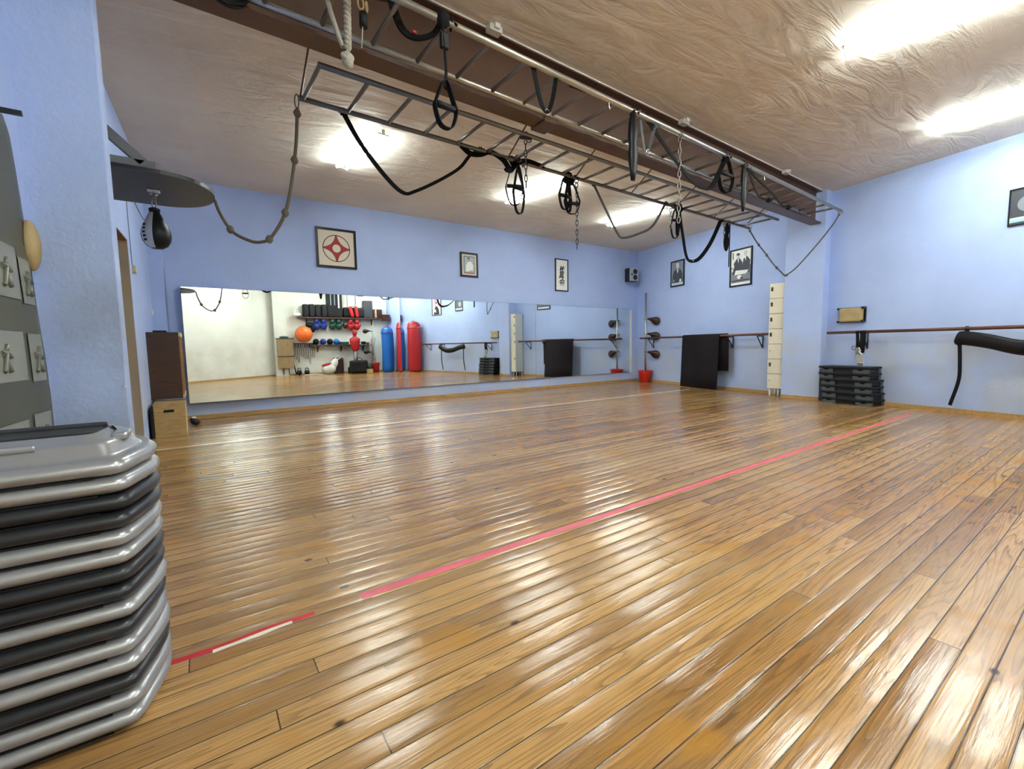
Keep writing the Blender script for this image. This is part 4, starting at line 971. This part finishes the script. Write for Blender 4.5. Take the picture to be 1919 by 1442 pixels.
# ------------------------------------------------------------------ large stack of aerobic steps at the near left
def aerobic_step(mname):
    # origin at the lower right corner edge of the lip; long axis towards -x
    L_, W_ = 1.06, .405; ch = .045; cx, cy = -L_ / 2, W_ / 2
    def outline(inset, z, k=3):
        x0, x1, y0, y1 = -L_ + inset, -inset, inset, W_ - inset; c_ = ch - inset * .35
        corners = [((x1 - c_, y0), (x1, y0 + .17 - inset * .5)), ((x1, y1 - .14 + inset * .5), (x1 - c_, y1)), ((x0 + c_, y1), (x0, y1 - .14 + inset * .5)), ((x0, y0 + .17 - inset * .5), (x0 + c_, y0))]
        pts = []
        for (ax, ay), (bx, by) in corners:
            # chamfer whose two ends are rounded
            kx, ky = (bx if ax != bx and abs(ax - bx) > 0 else ax), ay
            cornerp = Vector((x1 if max(ax, bx) > cx else x0, y0 if min(ay, by) < cy else y1, 0))
            a, b_ = Vector((ax, ay, 0)), Vector((bx, by, 0))
            for (p, q, r_) in ((a + (a - cornerp).normalized() * .02, a, lerp(a, b_, .3)), (lerp(a, b_, .7), b_, b_ + (b_ - cornerp).normalized() * .02)):
                for i in range(k + 1):
                    u = i / k; v = p * (1 - u) ** 2 + q * 2 * u * (1 - u) + r_ * u * u; pts.append(Vector((v.x, v.y, z)))
        return pts
    t = thing('aerobic_step', 'x', 'aerobic step', (0, 0, 0))
    # lip: a fat rolled rim; then a sloping skirt, ledge and platform
    prof = [(.024, -.004), (.014, -.001), (.005, .004), (.0005, .012), (.0, .019), (.004, .028), (.012, .0345), (.022, .037), (.031, .0375), (.040, .044), (.050, .066), (.062, .074), (.078, .076), (.090, .090)]
    g = G(); R = [[g.b.verts.new(p) for p in outline(i_, z)] for i_, z in prof]; g.skin(R, caps=False); g._f(R[-1])
    for f in g.b.faces: f.material_index = 0
    obj('shell', g, mname, t, True)
    R = None; g = G(); a = outline(.100, .0905); b_ = outline(.100, .094); ra = [g.b.verts.new(p) for p in a]; rb = [g.b.verts.new(p) for p in b_]; g.skin([ra, rb]); obj('tread', g, 'blackmat', t, True)
    g = G(); g.box(-.82, -.20, .048, .066, .066, .0815, bev=.006); obj('rib', g, mname, t, True)
    g = G(); g.box(-.082, -.048, .13, .21, .062, .083, bev=.008); obj('grip_block', g, mname, t, True)
    g = G(); g.box(-.36, -.10, .010, .016, -.0065, -.002); obj('skid', g, 'rubber', t, True)
    return t
proto = {True: aerobic_step('brightstep'), False: aerobic_step('darkstep')}
cols = [1, 1, 0, 1, 1, 0, 1, 0, 0, 1, 1, 0, 0, 1, 1]       # bottom to top
ordn = ['first', 'second', 'third', 'fourth', 'fifth', 'sixth', 'seventh', 'eighth', 'ninth', 'tenth', 'eleventh', 'twelfth', 'thirteenth', 'fourteenth', 'fifteenth']
rnd = random.Random(11); used = set()
for k in range(15):
    s_ = bool(cols[k]); z = .0125 + .0428 * k
    loc = (-.118 + .003 * k / 14 + rnd.uniform(-.003, .003), 1.335 + .052 * (k / 14) + rnd.uniform(-.003, .003), z)
    rz = math.radians(-1.0 + rnd.uniform(-.35, .35))
    lab = ('silver' if s_ else 'dark graphite') + ' aerobic step, ' + ({14: 'topmost', 0: 'lowest, on the floor'}.get(k) or ordn[k] + ' from the floor') + ', near left stack'
    if s_ not in used: used.add(s_); o = proto[s_]; o.location = loc; o.rotation_euler = (0, 0, rz); o['label'] = lab
    else: o = dup(proto[s_], loc, rz, lab)
    o['group'] = 'aerobic steps nested in the near left stack'

# ------------------------------------------------------------------ things behind the camera, seen in the mirror
RY = -3.85
BEFORE = set(COL.objects)
def shelf(x0, x1, z, label, dep=.28):
    t = thing('wall_shelf', label, 'shelf', ((x0 + x1) / 2, RY, z), group='dark shelves on the rear wall')
    obj('board', G().box(x0, x1, RY - .001, RY + dep, z - .06, z, bev=.003), 'shelfwood', t)
    for x in (x0 + .3, (x0 + x1) / 2, x1 - .3):
        g = G(); g.prism([(0, 0), (dep - .05, 0), (0, -.22)], (x - .015, RY, z - .06), (0, 1, 0), (0, 0, 1), (1, 0, 0), .03); obj('bracket', g, 'navy', t)
    return t
shelf(3.10, 6.15, 2.10, 'long dark shelf of pads high on the rear wall, in the mirror')
shelf(3.45, 5.75, 1.06, 'short dark shelf of weights lower on the rear wall, in the mirror')
for k in range(4):
    x = 3.37 + .215 * k; g = G(); g.box(x - .095, x + .095, RY + .03, RY + .27, 2.101, 2.56 + .01 * (k % 2), bev=.04)
    single('focus_shield', g, 'rubber', 'black upright pad, %s of four on the high rear shelf' % ordn[k], 'pad', 'four black pads on the high shelf', (x, RY + .15, 2.10))
g = G(); g.ball((3.08, RY + .16, 2.175), .13, .11, .075, 14, 8); g.torus((3.06, RY + .16, 2.25), (1, 0, 0), (0, 0, 1), .08, .012, 16, 6)
single('cloth_bundle', g, 'whitecloth', 'small off white bundle at the left end of the high shelf', 'bundle', loc=(3.08, RY + .16, 2.10))
t = thing('hanging_bag', 'tall black and grey bag hanging above the high shelf on the rear wall', 'bag', (4.3, RY + .14, 2.10))
obj('sack', G().box(4.12, 4.68, RY + .03, RY + .25, 2.101, 3.02, bev=.04), 'rubber', t)
for x in (4.24, 4.38): obj('reflective_stripe', G().box(x, x + .035, RY + .25, RY + .256, 2.55, 3.0), 'grey2', t)
obj('white_stripe', G().box(4.52, 4.57, RY + .25, RY + .258, 2.45, 3.0), 'whitecloth', t)
t = thing('gym_bag', 'long black holdall lying on the high rear shelf behind red gloves', 'bag', (5.15, RY + .16, 2.10))
obj('body', G().box(4.72, 5.62, RY + .02, RY + .24, 2.101, 2.50, bev=.09), 'rubber', t)
g = G(); g.torus((5.1, RY + .24, 2.42), (1, 0, 0), (0, .1, 1), .12, .012, 16, 6); obj('handle', g, 'web', t)
for k, x in enumerate((5.0, 5.2)):
    g = G(); Mg = Matrix.Translation((x, RY + .27, 2.31)) @ Matrix.Rotation(math.radians(-14 if k == 0 else -8), 4, 'Y'); g.box(-.065, .065, -.05, .05, -.20, .22, Mg, bev=.04)
    single('thai_pad', g, 'redvinyl', 'upright red pad on the high shelf in the mirror, the %s one' % ('left' if k == 0 else 'right'), 'pad', 'red pads on the high shelf', (x, RY + .27, 2.11))
single('equipment_case', G().box(5.50, 5.84, RY + .03, RY + .26, 2.101, 2.78, bev=.02), 'boardgrey', 'tall dark case on the high rear shelf, right of the red pads', 'case', loc=(5.67, RY + .15, 2.10))
t = thing('storage_crate', 'dark crate with a yellow band at the right end of the high shelf', 'box', (6.0, RY + .15, 2.05))
obj('body', G().box(5.86, 6.22, RY + .03, RY + .26, 2.101, 2.45, bev=.02), 'maroon', t); obj('band', G().box(5.93, 5.99, RY + .26, RY + .268, 2.12, 2.44), 'yellow', t)
def glove(x, z, m, label, group):
    t = thing('boxing_glove', label, 'boxing glove', (x, RY + .2, z), group=group)
    g = G(); g.ball((x, RY + .17, z - .27), .125, .10, .15, 16, 12); g.lathe([(.095, z - .19), (.085, z - .09), (.088, z)], (x, RY + .17, 0), 16); obj('hand', g, m, t)
    g = G(); g.ball((x + .09, RY + .24, z - .22), .045, .04, .085, 10, 8); obj('thumb', g, m, t)
    obj('hanging_lace', G().tube([(x, RY + .17, z), (x, RY + .17, z + .055)], .006, 5), 'whitecloth', t)
for k, (x, m, c_) in enumerate(((3.73, 'navyglove', 'blue'), (3.97, 'navyglove', 'blue'), (4.29, 'green', 'green'), (4.53, 'green', 'green'), (4.98, 'redvinyl', 'red'), (5.22, 'redvinyl', 'red'))):
    glove(x, 2.035, m, '%s boxing glove hanging under the high shelf, the %s %s one in the mirror' % (c_, 'left' if k % 2 == 0 else 'right', c_), 'boxing gloves under the high shelf')
g = G(); g.ball((3.50, RY + .14, 1.80), .16, .06, .10, 12, 8); g.ball((3.60, RY + .15, 1.66), .08, .06, .14, 12, 8); single('shin_guards', g, 'rubber', 'black shin guards hanging between the orange ball and the blue gloves', 'shin guards', loc=(3.5, RY + .14, 1.7))
g = G(); g.ball((4.78, RY + .17, 1.80), .10, .08, .13, 12, 8); single('focus_mitt', g, 'maroon', 'dark mitt hanging between the green and the red gloves', 'mitt', loc=(4.78, RY + .17, 1.8))
t = thing('gymnastic_ball', 'large orange ball held against the rear wall, in the mirror', 'ball', (3.25, RY + .3, 1.45))
obj('ball', G().ball((3.25, RY + .31, 1.455), .285, n=32, m=20), 'orange', t)
g = G(); g.torus((3.25, RY + .25, 1.455), (1, 0, 0), (0, 0, 1), .292, .010, 40, 6); g.cyl((3.25, RY, 1.17), (3.25, RY + .28, 1.17), .012, 8); obj('holder_ring', g, 'darksteel', t)
for k, (x, m) in enumerate(((3.68, 'rubber'), (3.93, 'navyglove'), (4.18, 'rubber'), (4.42, 'bluevinyl'))):
    single('medicine_ball', G().ball((x, RY + .15, 1.175), .112, n=20, m=14), m, '%s medicine ball on the lower rear shelf, %s from the left' % ({'rubber': 'black', 'navyglove': 'dark blue', 'bluevinyl': 'blue'}[m], ordn[k]), 'ball', 'medicine balls on the lower shelf', (x, RY + .15, 1.06))
for k, x in enumerate((4.62, 4.74, 4.86)):
    g = G(); g.cyl((x - .045, RY + .06, 1.11), (x - .045, RY + .24, 1.11), .018, 8); g.cyl((x - .045, RY + .04, 1.115), (x - .045, RY + .09, 1.115), .052, 14); g.cyl((x - .045, RY + .21, 1.115), (x - .045, RY + .26, 1.115), .052, 14)
    single('dumbbell', g, 'green', 'green dumbbell on the lower rear shelf, %s of three' % ordn[k], 'dumbbell', 'green dumbbells on the lower shelf', (x, RY + .15, 1.06))
g = G(); g.ball((5.45, RY + .16, 1.12), .12, .09, .058, 12, 7); single('sparring_shoe', g, 'rubber', 'black padded foot guard at the right of the lower shelf', 'foot guard', loc=(5.45, RY + .16, 1.06))
g = G(); g.ball((5.62, RY + .16, 1.10), .06, .07, .038, 12, 7); single('foot_guard', g, 'redvinyl', 'small red foot guard at the end of the lower shelf', 'foot guard', loc=(5.62, RY + .16, 1.06))
# red torso dummy
t = thing('training_dummy', 'red rubber torso with head on a grey post, in the mirror', 'training dummy', (5.02, RY + .55, 0))
ty = RY + .50
def loft(secs, n=22):
    g = G(); g.skin([g.ring(Vector((5.02, ty, z)), Vector((1, 0, 0)), Vector((0, 1, 0)), rx, n, ry) for rx, ry, z in secs]); return g
obj('torso', loft([(.10, .08, .86), (.135, .10, .89), (.155, .11, .98), (.17, .115, 1.08), (.195, .125, 1.20), (.205, .12, 1.29), (.185, .10, 1.34), (.10, .075, 1.385), (.062, .06, 1.41), (.056, .058, 1.45), (.075, .08, 1.475), (.088, .098, 1.53), (.09, .10, 1.58), (.075, .085, 1.64), (.035, .04, 1.67)]), 'redvinyl', t)
obj('post', G().cyl((5.02, ty, .30), (5.02, ty, .87), .075, 16), 'darksteel', t)
obj('foot', G().lathe([(.30, 0), (.30, .20), (.22, .30), (.09, .33)], (5.02, ty, 0), 24), 'rubber', t)
# second paddle stand with tangled tubes
t = thing('paddle_stand', 'pole with two dark paddles and tangled tubes, seen only in the mirror', 'target stand', (5.78, RY + .35, 0))
obj('pole', G().cyl((5.72, RY + .35, 0), (5.80, RY + .35, 2.05), .018, 10), 'steel', t)
for z in (1.62, .78): paddle(t, (5.66, RY + .38, z), (-1, .1, .14 if z > 1 else .3), .30, 'leather', z)
rnd = random.Random(9)
for k in range(9):
    x = 5.75 + rnd.uniform(-.14, .16); g = G(); g.tube(smooth([(x, RY + .3, 1.3 + rnd.uniform(-.2, .1)), (x + rnd.uniform(-.08, .08), RY + .33, .9), (x + rnd.uniform(-.1, .12), RY + .3, .35 + rnd.uniform(0, .2))], 5), .010, 6); obj('resistance_tube', g, 'darksteel' if k % 2 else 'whiterope', t)
# skipping ropes
rnd = random.Random(3)
t = thing('rope_rack', 'dark rail with hooks on the rear wall for skipping ropes', 'rack', (3.2, RY, 1.12))
obj('rail', G().box(2.80, 3.66, RY - .001, RY + .04, 1.09, 1.13), 'shelfwood', t)
for k in range(11):
    x = 2.84 + .076 * k; z1 = .45 + rnd.uniform(-.08, .22); P_ = smooth([(x - .012, RY + .06, 1.11), (x - .03, RY + .06, .8), (x - .006, RY + .07, z1), (x + .02, RY + .06, z1 + .02), (x + .025, RY + .06, .8), (x + .008, RY + .06, 1.11)], 5)
    t = thing('skipping_rope', '%s skipping rope from the left on the rear rail, seen in the mirror' % ordn[k], 'skipping rope', (x, RY + .06, 1.11), group='skipping ropes on the rear wall rail')
    obj('cord', G().tube(P_, .007, 5), rnd.choice(('darksteel', 'greyweb', 'rope', 'maroon')), t)
    obj('grip', G().cyl((x, RY + .075, 1.08), (x, RY + .075, .96), .011, 6), rnd.choice(('rubber', 'rope', 'redvinyl')), t)
# slatted tan unit on the rear pillar
t = thing('slatted_panel', 'tan slatted striking board hung on the rear pillar, in the mirror', 'striking board', (2.58, -3.55, .2))
obj('upper_panel', G().box(2.33, 2.86, -3.56, -3.46, .66, 1.28, bev=.008), 'reedtan', t); obj('lower_panel', G().box(2.33, 2.85, -3.56, -3.46, .22, .64, bev=.008), 'reedtan', t)
obj('band', G().box(2.325, 2.865, -3.465, -3.450, .64, .67), 'shelfwood', t); obj('top_rail', G().box(2.30, 2.88, -3.56, -3.45, 1.28, 1.31), 'shelfwood', t)
for x in (2.5, 2.68): obj('leg', G().box(x - .015, x + .015, -3.53, -3.49, 0, .225), 'shelfwood', t)
g = G(); g.ball((2.57, -3.50, 1.345), .16, .05, .045, 14, 8); single('folded_towel', g, 'tealcloth', 'slate blue folded cloth on top of the tan slatted board', 'cloth', loc=(2.57, -3.5, 1.31))
# bags on the floor
t = thing('canvas_bag', 'white canvas sports bag slumped on the floor, with a red flap', 'bag', (4.0, RY + .45, 0))
g = G(); g.ball((4.02, RY + .45, .19), .26, .16, .19, 18, 10); g.ball((4.22, RY + .42, .36), .13, .12, .25, 14, 9, Matrix.Rotation(.4, 4, 'Y')); obj('body', g, 'whitecloth', t)
g = G(); g.ball((3.93, RY + .48, .36), .18, .10, .05, 14, 7, Matrix.Rotation(-.25, 4, 'Y')); obj('flap', g, 'redvinyl', t)
g = G(); g.torus((4.36, RY + .45, .62), (1, 0, 0), (0, .2, 1), .09, .018, 18, 6, R2=.07); obj('handle', g, 'whitecloth', t)
single('maroon_bag', G().box(4.26, 4.62, RY + .02, RY + .28, 0, .60, bev=.06), 'maroon', 'tall dark maroon bag standing on the floor by the rear wall', 'bag', loc=(4.44, RY + .15, 0))
t = thing('duffel_bag', 'large black duffel bag on the floor under the red torso', 'bag', (5.0, RY + .85, 0))
g = G(); g.box(4.66, 5.30, RY + .84, RY + 1.15, 0, .50, bev=.10); obj('body', g, 'rubber', t); g = G(); g.torus((4.98, RY + 1.10, .50), (1, 0, 0), (0, .2, 1), .10, .012, 18, 6); obj('handle', g, 'web', t)
single('pad_heap', G().ball((5.44, RY + .75, .19), .15, .18, .19, 14, 9), 'green', 'dark green roll on the floor right of the duffel bag', 'roll', loc=(5.44, RY + .75, 0))
g = G(); g.lathe([(.15, 0), (.19, .36), (.195, .38), (.18, .38)], (5.68, RY + .72, 0), 20); single('tub', g, 'redvinyl', 'red tub on the floor beside the blue punching bag, in the mirror', 'tub', loc=(5.68, RY + .72, 0))
single('wood_block', G().box(5.22, 5.42, RY + 1.16, RY + 1.32, 0, .16, bev=.004), 'ply', 'small plywood block on the floor in front of the black duffel', 'block', loc=(5.32, RY + 1.24, 0))
for k, x in enumerate((3.02, 3.28)):
    t = thing('kettlebell', 'black kettlebell on the floor by the rear wall, the %s one' % ('left' if k == 0 else 'right'), 'kettlebell', (x, RY + .3, 0), group='kettlebells by the rear wall')
    obj('weight', G().ball((x, RY + .3, .095), .095, n=16, m=10), 'rubber', t); g = G(); g.torus((x, RY + .3, .20), (1, 0, 0), (0, 0, 1), .055, .014, 18, 7, R2=.06); obj('handle', g, 'rubber', t)
g = G(); g.cyl((2.93, RY + .25, .02), (2.84, RY + .06, .62), .022, 8); single('baton', g, 'rubber', 'black baton leaning on the rear wall beside the kettlebells', 'baton', loc=(2.93, RY + .25, 0))
g = G(); g.tube(smooth([(3.15, RY + .55, .012), (3.35, RY + .60, .02), (3.5, RY + .5, .03), (3.7, RY + .56, .012), (3.8, RY + .5, .02)], 6), .014, 6); single('white_belt', g, 'whitecloth', 'white belt trailing over the floor left of the canvas bag', 'belt', loc=(3.5, RY + .55, 0))
Rz = Matrix.Rotation(2 * PHI, 4, 'Z')
for o in list(COL.objects):
    if o in BEFORE or o.parent: continue
    x, y = rt(o.location.x, o.location.y); z = o.location.z
    o.location = (x, y, z * RS + (.047 if z > .15 else 0)); o.rotation_euler.z += 2 * PHI; o.scale = (RS, RS, RS)
# punching bags standing along the right wall
def pbag(x, y, r, h, m, label, lean=0):
    t = thing('punching_bag', label, 'punching bag', (x, y, 0), group='punching bags along the right wall')
    g = G(); n = 22
    pf = [(.55, 0), (.85, .02), (.98, .07), (1.0, .2), (1.0, h * .5), (.99, h * .86), (.93, h * .93), (.75, h * .975), (.35, h)]
    g.skin([g.ring(Vector((x + lean * math.sin(PI * z / h) * .5, y, z)), Vector((1, 0, 0)), Vector((0, 1, 0)), r * k, n) for k, z in [(pf[i][0], pf[i][1]) for i in range(len(pf))]])
    obj('bag', g, m, t)
    obj('neck_band', G().lathe([(r * 1.01, h * .855), (r * 1.02, h * .87), (r * .99, h * .885)], (x, y, 0), n), 'navyglove' if m == 'bluevinyl' else m, t)
    g = G(); g.torus((x, y, h + .01), (1, 0, 0), (0, 0, 1), .04, .006, 14, 6); obj('hanging_ring', g, 'darksteel', t)
pbag(6.24, -1.95, .225, 1.68, 'bluevinyl', 'wide blue punching bag, left one of the two colours in the mirror', .06)
pbag(6.59, -1.28, .245, 1.86, 'redvinyl', 'wide red punching bag, nearest to the barre in the mirror')
for k, (x, y) in enumerate(((6.42, -2.45),)):
    t = thing('bag_hanger', 'brown wooden hanger block on a pale post above the blue punching bag', 'hanger', (x, y, CEIL))
    obj('post', G().cyl((x, y, 1.95), (x, y, CEIL), .022, 10), 'plasticwhite', t); obj('block', G().box(x - .14, x + .14, y - .08, y + .08, 1.93, 2.17, bev=.01), 'darkwood', t)
